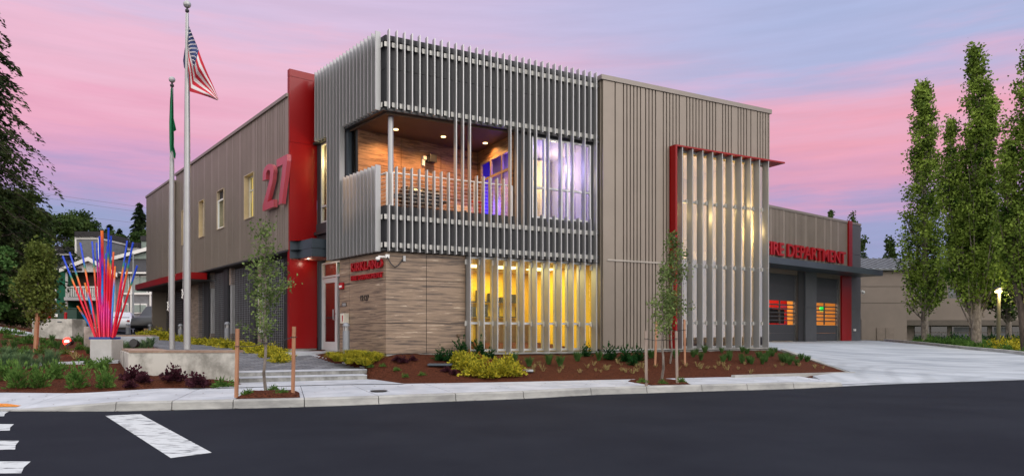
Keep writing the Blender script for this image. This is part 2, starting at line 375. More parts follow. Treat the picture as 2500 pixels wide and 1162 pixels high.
def grid_sheet(name, m, xs, rows_of, dz, label=None, nrow=None, jitter=0):
    """rows_of(x) -> list of y values; z from the terrain"""
    R = [rows_of(x) for x in xs]; nr = len(R[0])
    X = np.repeat(np.array(xs)[:, None], nr, 1); Y = np.array(R)
    Zz = hgt_np(X, Y)+dz
    if name == 'ground':
        D0 = Y-np.array([back_y(x) for x in xs])[:, None]; w_ = np.clip(D0/.5, 0, 1); w_ = w_*w_*(3-2*w_)
        m_ = (X > -16) & (X < 9.6); e_ = np.where(X > 7.0, .14, .176); Zz = np.where(m_, e_*(1-w_)+Zz*w_, Zz)
        Zz = carve(X, Y, Zz)
    if jitter: Zz = Zz+RNG.normal(0, jitter, Zz.shape)*(np.arange(nr)[None] > 0)
    mb = MB(); V = np.stack([X, Y, Zz], -1).reshape(-1, 3)
    fs = [(i*nr+j, (i+1)*nr+j, (i+1)*nr+j+1, i*nr+j+1) for i in range(len(xs)-1) for j in range(nr-1)]
    mb.add([tuple(v) for v in V], fs, True)
    return struct(mb, name, m, label)
s_l = atz(585, 933, .2); s_r = atz(893, 925, .2)
sd = (s_r-s_l); sd.z = 0; sd.normalize(); sn = Vector((-sd.y, sd.x, 0))
st_l = s_l+sn*.9; st_r = s_r+sn*.9+sd*.12
pl_r = at(745, 858, 20.05)
def plaza_z(x, y):
    d = (np.asarray(x)-st_l.x)*sn.x+(np.asarray(y)-st_l.y)*sn.y
    a = .424+.105*d; w = np.clip((d-1.5)/2.5, 0, 1); return a*(1-w)+(hgt_np(x, y)+.02)*w
def inpoly(X, Y, P):
    r = np.zeros(X.shape, bool); n = len(P)
    for i in range(n):
        x0, y0 = P[i]; x1, y1 = P[(i+1)%n]
        c = ((y0 > Y) != (y1 > Y)) & (X < (x1-x0)*(Y-y0)/((y1-y0) if abs(y1-y0) > 1e-9 else 1e-9)+x0); r ^= c
    return r
PLZ_L = []; PLZ_R = []
far_l = at(385, 840, 27.5)
for t in np.linspace(0, 1, 50):
    L = Vector((st_l.x, st_l.y, 0)).lerp(Vector((far_l.x, far_l.y, 0)), t)+Vector((-1.0*math.sin(math.pi*t), 0, 0))
    R_ = Vector((st_r.x, st_r.y, 0)).lerp(Vector((pl_r.x, pl_r.y, 0)), t*1.7) if t < .588 else Vector((pl_r.x, pl_r.y, 0)).lerp(Vector((*W_L.xy(W_L.u(465), 1.3), 0)), (t-.588)/.412)
    PLZ_L.append(L); PLZ_R.append(R_)
PLZ = [(p.x, p.y) for p in PLZ_R]+[(p.x, p.y) for p in PLZ_L[::-1]]
def carve(X, Y, Z):
    m = inpoly(X, Y, PLZ); Z = np.where(m, np.minimum(Z, plaza_z(X, Y)-.05), Z)
    a = s_l-sd*.05; b = s_r+sd*.1; c = st_r+sd*.02+sn*.1; d = st_l-sd*.05+sn*.1
    m = inpoly(X, Y, [(a.x,a.y),(b.x,b.y),(c.x,c.y),(d.x,d.y)]); Z = np.where(m, np.minimum(Z, .15), Z)
    a = s_l-sn*2-sd*.1; b = s_r-sn*2+sd*.15; c = s_r+sd*.05+sn*.05; d = s_l-sd*.1+sn*.05
    m = inpoly(X, Y, [(a.x,a.y),(b.x,b.y),(c.x,c.y),(d.x,d.y)]); return np.where(m, np.minimum(Z, .168), Z)
def skirt(mb, idx, drop=.35):
    V0 = [mb.v[i] for i in idx]; k = len(mb.v); mb.v += [(v[0], v[1], v[2]-drop) for v in V0]
    for j in range(len(idx)-1): mb.f.append((idx[j], idx[j+1], k+j+1, k+j)); mb.sm.append(False)
rows = np.r_[np.linspace(0, 8, 41)**1.0, np.linspace(8.6, 40, 50), np.linspace(43, 170, 30)]
mb = MB(); mb.box(-700, 700, -60, 900, -.5, 0); struct(mb, 'road', M_asphalt, 'smooth dark asphalt road')
grid_sheet('ground', M_mulch, list(np.linspace(-60, -13, 40))+list(np.linspace(-12.8, 13, 200))+list(np.linspace(13.6, 80, 60)), lambda x: [back_y(x)-.004+r for r in rows], -.03, 'brown bark mulch ground', jitter=.008)

# pavement base + slabs + kerb
def nrm_at(x):
    d = Vector((1, (kerb_y(x+.3)-kerb_y(x-.3))/.6)).normalized(); return Vector((-d.y, d.x))
jx = [KP[0].x-6.2, KP[0].x-3.1, KP[0].x]+[atz(px, py, 0).x for px, py in ((280,1003.4),(420,1000),(568,997),(743,992.5),(925,986),(1113,978.5),(1278,971),(1443,963.5),(1579,959),(1714,955),(1825,952),(1939,948.7),(2056,942.5))]
def side_z(x, t):   # t 0 at kerb .. 1 at back
    return (kerb_h(x)+.004)*(1-t)+(.182)*t if x < 8.6 else (kerb_h(x)+.004)*(1-t)+(hgt(x, back_y(x)))*t
mbs = MB(); mbk = MB()
for i in range(len(jx)-1):
    a, b = jx[i]+.007, jx[i+1]-.007; ns = 10
    xs = np.linspace(a, b, ns+1); g = []
    for x in xs:
        n = nrm_at(x); k0 = Vector((x, kerb_y(x)))
        pts = []
        # perpendicular from kerb to back line
        L = 1.0
        for _ in range(25):
            q = k0+n*L; L += (back_y(q.x)-q.y)*n.y
        for t in np.linspace(0, 1, 6):
            q = k0+n*(.165+(L-.165)*t) if L > .3 else k0+n*(L*t)
            pts.append((q.x, q.y, side_z(x, t)))
        g.append(pts)
    nr = 6
    top = [p for r in g for p in r]; bot = [(p[0], p[1], -.1) for p in top]; nn = len(top)
    fs = [(r*nr+j, (r+1)*nr+j, (r+1)*nr+j+1, r*nr+j+1) for r in range(ns) for j in range(nr-1)]
    mbs.add(top+bot, fs)
    edge = [(r*nr, (r+1)*nr) for r in range(ns)]+[(ns*nr+j, ns*nr+j+1) for j in range(nr-1)]+[((r+1)*nr+nr-1, r*nr+nr-1) for r in range(ns-1, -1, -1)]+[(j+1, j) for j in range(nr-2, -1, -1)]
    k = len(mbs.v)-2*nn
    for e0, e1 in edge: mbs.f.append((k+e0, k+nn+e0, k+nn+e1, k+e1)); mbs.sm.append(False)
    # kerb
    prof = lambda h: [(-.03, -.05), (-.03, .018), (.0, .022), (.012, max(h-.025, .024)), (.035, max(h, .026)), (.150, max(h+.003, .028)), (.156, -.05)]
    vs = []; 
    for x in np.linspace(a, b, ns+1):
        n = nrm_at(x); k0 = Vector((x, kerb_y(x)))
        for o_, z_ in prof(kerb_h(x)): q = k0+n*o_; vs.append((q.x, q.y, z_))
    P = 7; fs = [(r*P+j, (r+1)*P+j, (r+1)*P+j+1, r*P+j+1) for r in range(ns) for j in range(P-1)]
    fs += [tuple(range(P-1, -1, -1)), tuple(ns*P+j for j in range(P))]
    mbk.add(vs, fs)
struct(mbs, 'pavement', M_conc, 'pale concrete pavement slabs beside the road')
struct(mbk, 'kerb', M_kerb, 'concrete kerb along the road')
# pavement corner ramp on the far left continues out of frame
mb = MB(); xs = np.linspace(-60, jx[0]-.01, 20)
vs = []; 
for x in xs: vs += [(x, kerb_y(x), .014), (x, back_y(x)+.3, .16)]
mb.add(vs, [(2*i, 2*i+2, 2*i+3, 2*i+1) for i in range(len(xs)-1)]); struct(mb, 'pavement', M_conc, 'pale concrete pavement at the street corner')

# driveway
tipx = atz(2083, 914, .17)
C1 = W_K.xy(W_K.u(1881)); 
Dt = tipx.y-kerb_y(tipx.x); DC = C1[1]-kerb_y(C1[0])
def xL(D): return float(np.interp(D, [0, Dt-.1, Dt+.12, DC-.1, DC+.6, 45], [jx[-1]-.2, jx[-1]-.2, tipx.x+.03, C1[0]+.30, C1[0]+.22, (1850-CX)/F*60]))
def xrr(y): return float(np.interp(y, [18,22,28,33,52,56], [19.8,19.6,20.3,21.5,27.4,29]))
mb = MB(); nc = 80; nr = 110; V = []
for j in range(nr):
    D = 36*(j/(nr-1))**1.6
    for i in range(nc):
        s_ = i/(nc-1); x0 = xL(D); x = x0+(21-x0)*s_; x = x0+(xrr(kerb_y(x)+D)-x0)*s_; y = kerb_y(x)+D
        V.append((x, y, D))
V = np.array(V); w_ = np.clip(V[:, 2]/.9, 0, 1); w_ = w_*w_*(3-2*w_)
Hh = np.maximum(hgt_np(V[:, 0], V[:, 1])+.012, .012); V[:, 2] = .012*(1-w_)+Hh*w_
mb.add([tuple(v) for v in V], [(j*nc+i, j*nc+i+1, (j+1)*nc+i+1, (j+1)*nc+i) for j in range(nr-1) for i in range(nc-1)], True)
skirt(mb, [j*nc for j in range(nr-1, -1, -1)]); skirt(mb, list(range(nc)), .05)
# tyre scrub arcs are part of the slab's wear
m = M_drive; t_ = m.node_tree; b_ = t_.nodes['Principled BSDF']
rr = [n for n in t_.nodes if n.type == 'VALTORGB'][0]
tcn = t_.nodes.new('ShaderNodeTexCoord'); mpn = t_.nodes.new('ShaderNodeMapping'); mpn.inputs['Location'].default_value = (-15, -17, 0); t_.links.new(tcn.outputs['Object'], mpn.inputs[0])
wv = t_.nodes.new('ShaderNodeTexWave'); wv.wave_type = 'RINGS'; wv.rings_direction = 'Z'; wv.inputs['Scale'].default_value = .42; wv.inputs['Distortion'].default_value = 9; wv.inputs['Detail'].default_value = 6; wv.inputs['Detail Scale'].default_value = .8
t_.links.new(mpn.outputs[0], wv.inputs['Vector'])
wr = t_.nodes.new('ShaderNodeMapRange'); wr.inputs['From Min'].default_value = .0; wr.inputs['From Max'].default_value = .5; wr.inputs['To Min'].default_value = .86; wr.inputs['To Max'].default_value = 1
t_.links.new(wv.outputs['Fac'], wr.inputs['Value'])
mxn = t_.nodes.new('ShaderNodeMix'); mxn.data_type = 'RGBA'; mxn.blend_type = 'MULTIPLY'; mxn.inputs['Factor'].default_value = 1
t_.links.new(rr.outputs[0], mxn.inputs['A']); t_.links.new(wr.outputs[0], mxn.inputs['B']); t_.links.new(mxn.outputs['Result'], b_.inputs['Base Color'])
struct(mb, 'driveway', M_drive, 'wide pale concrete driveway in front of the garage doors')

def strip_kerb(name, pts, w, h, m, label, base=None, struct_=True):
    mb = MB(); P = [Vector(p[:2]) for p in pts]; vs = []
    for i, p in enumerate(P):
        d = (P[min(i+1, len(P)-1)]-P[max(i-1, 0)]).normalized(); n = Vector((-d.y, d.x))*w/2
        z = (hgt(p.x, p.y) if base is None else base[i])
        a = p-n; b = p+n; vs += [(a.x, a.y, z-.15), (a.x, a.y, z+h), (b.x, b.y, z+h), (b.x, b.y, z-.15)]
    n_ = len(P); fs = [(4*i+j, 4*i+4+j, 4*i+4+(j+1)%4, 4*i+(j+1)%4) for i in range(n_-1) for j in range(3)]+[(3,2,1,0), tuple(4*(n_-1)+j for j in range(4))]
    mb.add(vs, fs); o = mb.build(name, m, recalc=True); tag(o, label, None, None, 'structure'); return o
ysr = np.linspace(52, 21.5, 24)
strip_kerb('kerb', [(xrr(y)+.08, y) for y in ysr], .16, .14, M_kerb, 'concrete kerb along the right edge of the driveway')
# low kerb in front of the bed tip
q0 = atz(1790, 919, .2); q1 = atz(2083, 913.5, .17)
strip_kerb('kerb', [q0.lerp(q1, t)[:2] for t in np.linspace(0, 1, 8)], .15, .07, M_kerb, 'low concrete kerb in front of the mulch bed', base=[.17]*8)
q2 = Vector((C1[0]+.35, C1[1]-.2, 0))
strip_kerb('kerb', [q1.lerp(q2, t)[:2] for t in np.linspace(0, 1, 12)], .15, .05, M_kerb, 'concrete kerb between mulch bed and driveway', base=[.16+.57*t for t in np.linspace(0, 1, 12)])

mb = MB(); xa_, xb_ = jx[-1]-2.0, tipx.x+.4
V = []
for i in range(12):
    x = xa_+(xb_-xa_)*i/11; V += [(x, kerb_y(x)+.25, .03), (x, max(back_y(x), tipx.y-.1)+.12, .178)]
mb.add(V, [(2*i, 2*i+2, 2*i+3, 2*i+1) for i in range(11)]); struct(mb, 'pavement', M_conc, 'concrete infill where the pavement meets the driveway')
# green ground cover on the right of the driveway, parking court on the left
M_green = mat('ground_cover', (.012,.03,.008), .9, scale=5, col2=(.05,.11,.02), bump=1, bscale=9)
mb = MB(); V = []; nr = 60; nc = 30
for j in range(nr):
    y = 20.5+(62-20.5)*j/(nr-1)
    for i in range(nc): x = xrr(y)+.16+(i/(nc-1))*(60-xrr(y)); V.append((x, y, 0))
V = np.array(V); V[:, 2] = np.maximum(hgt_np(V[:, 0], V[:, 1])+.03, .02)
mb.add([tuple(v) for v in V], [(j*nc+i, j*nc+i+1, (j+1)*nc+i+1, (j+1)*nc+i) for j in range(nr-1) for i in range(nc-1)], True)
struct(mb, 'lawn', M_green, 'dark green ground beneath the tall trees on the right')
mb = MB(); V = []
for j in range(30):
    Z = 34+(53-34)*j/29
    for i in range(20): x = ((230-CX)/F*Z)+(i/19)*((440-230)/F*Z); V.append((x, Z, 0))
V = np.array(V); V[:, 2] = hgt_np(V[:, 0], V[:, 1])+.015
mb.add([tuple(v) for v in V], [(j*20+i, j*20+i+1, (j+1)*20+i+1, (j+1)*20+i) for j in range(29) for i in range(19)], True)
struct(mb, 'parking_court', M_asphalt, 'asphalt parking court behind the sculpture')

# paved plaza
def pave_mat():
    m = bpy.data.materials.new('slate_pavers'); m.use_nodes = True; t = m.node_tree; b = t.nodes['Principled BSDF']; b.inputs['Roughness'].default_value = .75
    tcn = t.nodes.new('ShaderNodeTexCoord'); mpn = t.nodes.new('ShaderNodeMapping'); mpn.inputs['Rotation'].default_value = (0, 0, math.radians(-38)); t.links.new(tcn.outputs['Object'], mpn.inputs[0])
    br = t.nodes.new('ShaderNodeTexBrick'); br.inputs['Scale'].default_value = 1; br.inputs['Brick Width'].default_value = .3; br.inputs['Row Height'].default_value = .15; br.inputs['Mortar Size'].default_value = .008
    br.inputs['Color1'].default_value = (.085,.095,.115,1); br.inputs['Color2'].default_value = (.19,.20,.225,1); br.inputs['Mortar'].default_value = (.03,.03,.035,1)
    t.links.new(mpn.outputs[0], br.inputs['Vector']); t.links.new(br.outputs['Color'], b.inputs['Base Color']); MC['slate_pavers'] = m; return m
M_paver = pave_mat()
door_pt = W_E.xy(W_E.u(790), .4)
nr = 50; nc = 34; V = []
for j in range(nr):
    for i in range(nc): p = PLZ_L[j].lerp(PLZ_R[j], i/(nc-1)); V.append((p.x, p.y, 0))
V = np.array(V); V[:, 2] = plaza_z(V[:, 0], V[:, 1])
mb = MB(); mb.add([tuple(v) for v in V], [(j*nc+i, j*nc+i+1, (j+1)*nc+i+1, (j+1)*nc+i) for j in range(nr-1) for i in range(nc-1)], True)
skirt(mb, [j*nc+nc-1 for j in range(nr)]); skirt(mb, [j*nc for j in range(nr)][::-1])
struct(mb, 'plaza', M_paver, 'slate grey paved forecourt leading to the entrance')
mb = MB()
def sbox(mb, o0, o1, z0, z1, e=0):
    a = s_l+sn*o0-sd*e; b = s_r+sn*o0+sd*(.13 if o0 > .2 else .03); c = s_r+sn*o1+sd*(.13 if o0 > .2 else .03); d = s_l+sn*o1-sd*e
    mb.hexa([(p.x, p.y, z0) for p in (a, b, c, d)]+[(p.x, p.y, z1) for p in (a, b, c, d)])
sbox(mb, 0, .62, -.1, .307); sbox(mb, .45, .98, .3, .418)
lm = MB(); V = []
for i in range(30):
    t = i/29; p = (s_l-sd*.25).lerp(s_r+sd*.12, t); n = nrm_at(p.x); q = Vector((p.x, p.y)); L = (q.y-back_y(q.x))
    e = q-Vector((-.44*.0, 1))*max(.02, L)
    V += [(q.x, q.y+.05, .196), (q.x+(.25+(.45 if i == 29 else 0))*max(0,L), back_y(q.x+.25*max(0,L))-.12, .194)]
lm.add(V, [(2*i, 2*i+1, 2*i+3, 2*i+2) for i in range(29)]); struct(lm, 'pavement', M_conc, 'pale concrete landing between the pavement and the steps')
st = empty('steps', (s_l.x, s_l.y, .2), 'two broad concrete steps up to the grey paved forecourt', 'steps')
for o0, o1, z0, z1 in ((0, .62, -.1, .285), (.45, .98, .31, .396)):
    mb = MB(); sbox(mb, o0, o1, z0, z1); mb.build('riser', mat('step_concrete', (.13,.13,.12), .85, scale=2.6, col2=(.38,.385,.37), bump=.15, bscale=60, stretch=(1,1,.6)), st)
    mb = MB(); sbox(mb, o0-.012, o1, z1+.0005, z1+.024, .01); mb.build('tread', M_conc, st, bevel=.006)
# strips: white edging by the plaza, entry pad, garden path
strip_kerb('path', [(st_r.x+(pl_r.x-st_r.x)*t+.1, st_r.y+(pl_r.y-st_r.y)*t) for t in np.linspace(0, 1, 10)], .1, .02, M_conc, 'thin concrete edge between forecourt and mulch', base=[float(plaza_z(st_r.x+(pl_r.x-st_r.x)*t, st_r.y+(pl_r.y-st_r.y)*t)) for t in np.linspace(0, 1, 10)])
mb = MB(); a = W_E.xy(W_E.u(818), .02); b = W_R.xy(uRL-.1, .45)
W_E.box(mb, W_E.u(822), uR+.1, .02, 1.55, .5, FL-.01)
struct(mb, 'entrance_pad', M_conc, 'concrete pad before the entrance door')
def path_strip(pts, name, w, lab):
    P = []
    for a, b in zip(pts[:-1], pts[1:]):
        for t in np.linspace(0, 1, 12)[:-1]: P.append(a.lerp(b, t)[:2])
    P.append(pts[-1][:2]); strip_kerb(name, P, w, .025, M_conc, lab)
path_strip([at(-150,900,17.3), at(0,890,17.5), at(140,886,17.7), at(292,880,18.1)], 'path', .32, 'narrow concrete strip across the garden bed')
path_strip([at(-120,795,27.5), at(0,800,27.2), at(80,812,26.5)], 'path', .9, 'pale concrete path at the back of the garden')
path_strip([at(178,815,27.5), at(300,820,28.5), at(380,822,29)], 'path', .35, 'concrete edge by the parking court')

# road markings
def marking(name, pts, lab):
    mb = MB(); mb.add([(p.x, p.y, .004) for p in pts], [tuple(range(len(pts)))]); o = struct(mb, name, M_paint, lab); return o
marking('road_marking', [atz(417,1117,.004), atz(517,1104,.004), atz(343,1010,.004), atz(257,1014,.004)], 'worn white stop bar painted on the asphalt')
for i, (y0, y1, x0, x1) in enumerate(((1003.5,1015,22,10),(1034.5,1050,34,24),(1075,1096.5,47,37),(1125.5,1154,75,52))):
    marking('crosswalk_bar', [atz(-260,y1+4,.004), atz(x1,y1,.004), atz(x1*.6+x0*.4-3,(y0+y1)/2,.004), atz(x0,y0,.004), atz(-260,y0-1,.004)], 'white crosswalk bar reaching in from the left edge')
M_tact = mat('tactile_orange', (.75,.25,.012), .6, scale=30, var=.1, bump=1, bscale=60)
mb = MB(); P = [atz(-200,994,.03), atz(40,994,.03), atz(84,984.5,.05), atz(0,980.5,.075), atz(-200,978,.08)]
mb.add([tuple(p+Vector((0,0,.015))) for p in P], [(0,1,2,3,4)]); struct(mb, 'tactile_paving', M_tact, 'orange tactile paving on the corner ramp')
# tree pits
def pit(x0, x1, depth, lab):
    mb = MB(); V = []; ni, nj = 26, 14
    for i in range(ni):
        x = x0+(x1-x0)*i/(ni-1); n = nrm_at(x); k0 = Vector((x, kerb_y(x)))
        for j in range(nj):
            t = j/(nj-1); q = k0+n*(.16+depth*t); u = i/(ni-1)
            e = min(u, 1-u, t, 1-t)
            L = 2.2; z = side_z(x, min(1, (depth*t)/2.4))+.006+.07*min(1, e*6)**.7+(.01*random.random() if e > 0 else 0)
            V.append((q.x, q.y, z))
    mb.add(V, [(i*nj+j, (i+1)*nj+j, (i+1)*nj+j+1, i*nj+j+1) for i in range(ni-1) for j in range(nj-1)], True)
    struct(mb, 'tree_pit', M_mulch, lab)
pit(atz(572,996.5,0).x, atz(733,992.8,0).x, .95, 'mulch tree pit beside the kerb near the steps')
pit(atz(1599,958.5,0).x, atz(1698,955.5,0).x, 1.15, 'mulch tree pit beside the kerb near the block')
mb = MB(); p = atz(925, 955, .165); mb.lathe((p.x, p.y, .176), [(.17,0),(.17,.008),(.0,.008)], 24, False)
o = mb.build('manhole_cover', M_char2); tag(o, 'round dark metal cover set in the pavement', 'manhole cover')
# ------------------------------------------------------------------ the fire station
ST = empty('fire_station', (K[0], K[1], FL), 'large grey and taupe two storey fire station with silver fins and a red wall', 'fire station')
def part(name, m, parent=None, bevel=0, **k):
    """context-free helper: returns (mb, finish)"""
    mb = MB(); return mb, (lambda: mb.build(name, m, parent or ST, bevel=bevel, **k))
def warea(w, name, uc, nc, z, su, sn, energy, col, parent=None):
    l = bpy.data.lights.new(name, 'AREA'); l.shape = 'RECTANGLE'; l.size = su; l.size_y = sn; l.energy = energy; l.color = col
    o = bpy.data.objects.new(name, l); COL.objects.link(o); o.location = w.p(uc, nc, z)
    ang = math.atan2(w.d.y, w.d.x); o.rotation_euler = (0, 0, ang); return o
def wpoint(w, name, uc, nc, z, energy, col, r=.1):
    l = bpy.data.lights.new(name, 'POINT'); l.energy = energy; l.color = col; l.shadow_soft_size = r
    o = bpy.data.objects.new(name, l); COL.objects.link(o); o.location = w.p(uc, nc, z); return o
def room(w, u0, u1, n_in, n_out, z0, z1, mw, mf, mc, name='room_wall', th=.06):
    a, b = min(u0, u1), max(u0, u1)
    mb = MB(); w.box(mb, a-th, b+th, n_in-th, n_in, z0-th, z1+th)
    w.box(mb, a-th, a, n_in, n_out, z0-th, z1+th); w.box(mb, b, b+th, n_in, n_out, z0-th, z1+th); mb.build(name, mw, ST)
    mb = MB(); w.box(mb, a, b, n_in, n_out, z0-th, z0); mb.build('room_floor', mf, ST)
    mb = MB(); w.box(mb, a, b, n_in, n_out, z1, z1+th); mb.build('room_ceiling', mc, ST)
def window(w, u0, u1, z0, z1, n, vs, hs, mf=M_frame, mg=M_glass, fr=.05, dep=.09, name='window', trim=None, recess=0):
    """frame as one mesh, panes as one child"""
    a, b = min(u0, u1), max(u0, u1)
    mb = MB(); w.box(mb, a, a+fr, n-dep, n, z0, z1); w.box(mb, b-fr, b, n-dep, n, z0, z1)
    w.box(mb, a+fr, b-fr, n-dep, n, z0, z0+fr); w.box(mb, a+fr, b-fr, n-dep, n, z1-fr, z1)
    us = [a+fr]+[v for v in sorted(vs)]+[b-fr]
    for v in vs: w.box(mb, v-fr/2, v+fr/2, n-dep, n, z0+fr, z1-fr)
    ed = [a+fr]+[x for v in sorted(vs) for x in (v-fr/2, v+fr/2)]+[b-fr]
    for h in hs:
        for i in range(0, len(ed), 2): w.box(mb, ed[i], ed[i+1], n-dep+.002, n-.002, h-fr/2, h+fr/2)
    f = mb.build(name, mf, ST)
    mg_ = MB(); w.box(mg_, a+fr*.5, b-fr*.5, n-dep*.55, n-dep*.45, z0+fr*.5, z1-fr*.5); mg_.build('pane', mg, f)
    return f
Z_TOP, Z_SOF, Z_RAIL, Z_MB = 8.86, 7.09, 4.62, 3.49
uBe = W_B.u(1461); ub = lambda px, n=0: W_B.u(px, n); ue = lambda px, n=0: W_E.u(px, n)
# charcoal bands
mb = MB()
for (w, a, b) in ((W_B, -.0, uBe), (W_E, uK, uR)):
    w.box(mb, a+(.0 if w is W_B else .0), b, -.2, -.02, Z_SOF, Z_TOP)
mb.build('dark_backing', M_char2, ST)
mb = MB()
def panels(w, mb, a, b, z0, z1, wd, n0=-.02, n1=0, ops=(), gap=.014):
    k = max(1, round(abs(b-a)/wd)); 
    for i in range(k):
        s0 = a+(b-a)*i/k; s1 = a+(b-a)*(i+1)/k; lo, hi = min(s0, s1), max(s0, s1)
        w.wall(mb, lo+(gap/2 if i or 1 else 0), hi-gap/2, n0, n1, z0, z1, ops)
panels(W_B, mb, .0, uBe, Z_SOF, 8.15, 1.18); panels(W_B, mb, .0, uBe, 8.165, Z_TOP, 1.18)
panels(W_E, mb, uK, uR, Z_SOF, 8.15, 1.1); panels(W_E, mb, uK, uR, 8.165, Z_TOP, 1.1)
mb.build('upper_panel', M_char, ST)
mb = MB(); W_B.box(mb, -.03, uBe+.1, -.35, .04, Z_TOP, 9.0); W_E.box(mb, uK-.0, uR, -.35, .04, Z_TOP, 8.995); mb.build('parapet_cap', M_char, ST)
# mid band
mb = MB(); W_B.box(mb, 0, uBe, -.2, -.02, Z_MB, Z_RAIL); W_E.box(mb, uK, ue(828), -.2, -.02, Z_MB, Z_RAIL); 
W_B.wall(mb, ub(1258), uBe, -.2, -.02, Z_RAIL, Z_SOF, [(ub(1299), ub(1445), 4.64, 6.98)])
W_E.wall(mb, ue(849), uR, -.2, -.02, Z_RAIL, Z_SOF, [(ue(810), ue(781), 4.63, 7.03)]); W_E.box(mb, ue(828), uR, -.2, -.02, Z_MB+.02, Z_RAIL)
mb.build('dark_backing', M_char2, ST)
mb = MB(); panels(W_B, mb, 0, uBe, Z_MB, 4.36, 1.18); panels(W_E, mb, uK, uR, Z_MB, 4.36, 1.1)
W_B.box(mb, 0, uBe, -.02, .03, 4.375, Z_RAIL); W_E.box(mb, uK-.03, uR, -.02, .028, 4.375, Z_RAIL-.002)
panels(W_B, mb, ub(1258), uBe, Z_RAIL, 5.75, .7, ops=[(ub(1299), ub(1445), 4.64, 6.98)]); panels(W_B, mb, ub(1258), uBe, 5.765, Z_SOF, .7, ops=[(ub(1299), ub(1445), 4.64, 6.98)])
panels(W_E, mb, ue(849), uR, Z_RAIL, Z_SOF, .6, ops=[(ue(810), ue(781), 4.63, 7.03)])
mb.build('lower_panel', M_char, ST)
mb = MB(); 
for w, a, b in ((W_B, .0, uBe-.02), (W_E, uK-.0, uR-.02)):
    for z in (8.70, 7.16, 4.28, 3.56): w.box(mb, a, b, .0305, .11, z, z+.09)
mb.build('fin_rail', M_char2, ST)
# underside strips
mb = MB(); W_B.box(mb, 0, uBe, -.21, .12, Z_MB-.05, Z_MB-.002); W_E.box(mb, uK-.09, ue(810), -.21, .12, Z_MB-.052, Z_MB-.004)
W_B.box(mb, 0, uBe, -.21, .13, Z_SOF-.06, Z_SOF-.002); W_E.box(mb, uK-.1, uR, -.21, .13, Z_SOF-.062, Z_SOF-.004); mb.build_each('drip_edge', M_char2, ST)

# timber panels of the ground floor
mb = MB(); W_B.box(mb, .0, ub(1137), -.2, -.018, .785, Z_MB-.06); W_E.box(mb, uK, ue(829), -.2, -.018, .785, Z_MB-.06)
mb.build('dark_backing', M_char2, ST)
mb = MB(); jz = [.785, 1.58, 2.70, Z_MB-.06]
for z0, z1 in zip(jz[:-1], jz[1:]):
    for a, b in ((0, ub(1041)), (ub(1041), ub(1137))): W_B.box(mb, a+(.008 if a else -.0), b-.008, -.018, 0, z0+.006, z1-.006)
    for a, b in ((uK, ue(853.5)), (ue(853.5), ue(829))): W_E.box(mb, a+.008, b-.008, -.018, 0, z0+.006, z1-.006)
mb.build('timber_panel', M_wood, ST)
mb = MB(); W_B.box(mb, .06, uBe, -.2, -.04, .3, .785); W_E.box(mb, uK+.03, ue(829), -.2, -.04, .3, .784); W_B.box(mb, ub(1137), uBe, -.04, .05, .735, .785)
mb.build('plinth', M_kerb, ST)

# ground-floor window wall of the bay
fin_u0 = W_B.u(951, .27); fin_u31 = W_B.u(1457, .27); du = (fin_u31-fin_u0)/31
gu0, gu1 = ub(1140), ub(1457)
longi = [11, 13, 15, 17, 19, 21, 23, 25, 27, 29, 31]
mulls = [fin_u0+du*i+.0 for i in longi[1:-1]]
window(W_B, gu0, gu1, .82, Z_MB-.06, -.03, mulls, [1.60], fr=.06, dep=.12, name='ground_floor_window')
M_floorc = mat('room_carpet', (.12,.10,.07), .9); M_ceil = mat('room_ceiling', (.7,.62,.45), .8)
room(W_B, gu0+.02, gu1-.02, -4.2, -.2, .8, 3.42, M_yroom, M_floorc, M_ceil)
warea(W_B, 'room_light', (gu0+gu1)/2, -2.3, 3.38, 3.2, 2.8, 190, (1, .82, .32))
mb = MB()
for k in range(3): W_B.box(mb, gu0+.7+k*1.3, gu0+1.5+k*1.3, -2.6, -2.0, 3.39, 3.415)
mb.build_each('ceiling_lamp', emat('warm_lamp', (1,.72,.3), 5), ST)
# furnishing of the watch room: counter, shelves with stacked goods, door
mb = MB(); W_B.box(mb, gu0+1.0, gu0+1.9, -4.15, -3.95, .82, 2.9); mb.build('interior_door', M_droom, ST)
mb = MB(); W_B.box(mb, gu0+2.2, gu1-.3, -4.15, -3.6, .82, 1.7); W_B.box(mb, gu0+.1, gu0+.55, -3.2, -1.2, .82, 1.55); mb.build('counter', M_droom, ST)
mb = MB()
for k in range(9):
    u = gu0+1.95+k*.22; h = random.uniform(.15, .4)
    W_B.box(mb, u, u+.15, -4.1, -3.9, 1.9+(k%2)*.5, 1.9+(k%2)*.5+h)
W_B.box(mb, gu0+1.9, gu1-.4, -4.15, -3.85, 1.87, 1.9); W_B.box(mb, gu0+1.9, gu1-.4, -4.15, -3.85, 2.37, 2.4)
mb.build('shelf', M_char2, ST)
mb = MB(); W_B.box(mb, gu0+.35, gu0+.5, -1.5, -1.2, 2.05, 2.4); mb.build('wall_phone', M_black, ST)

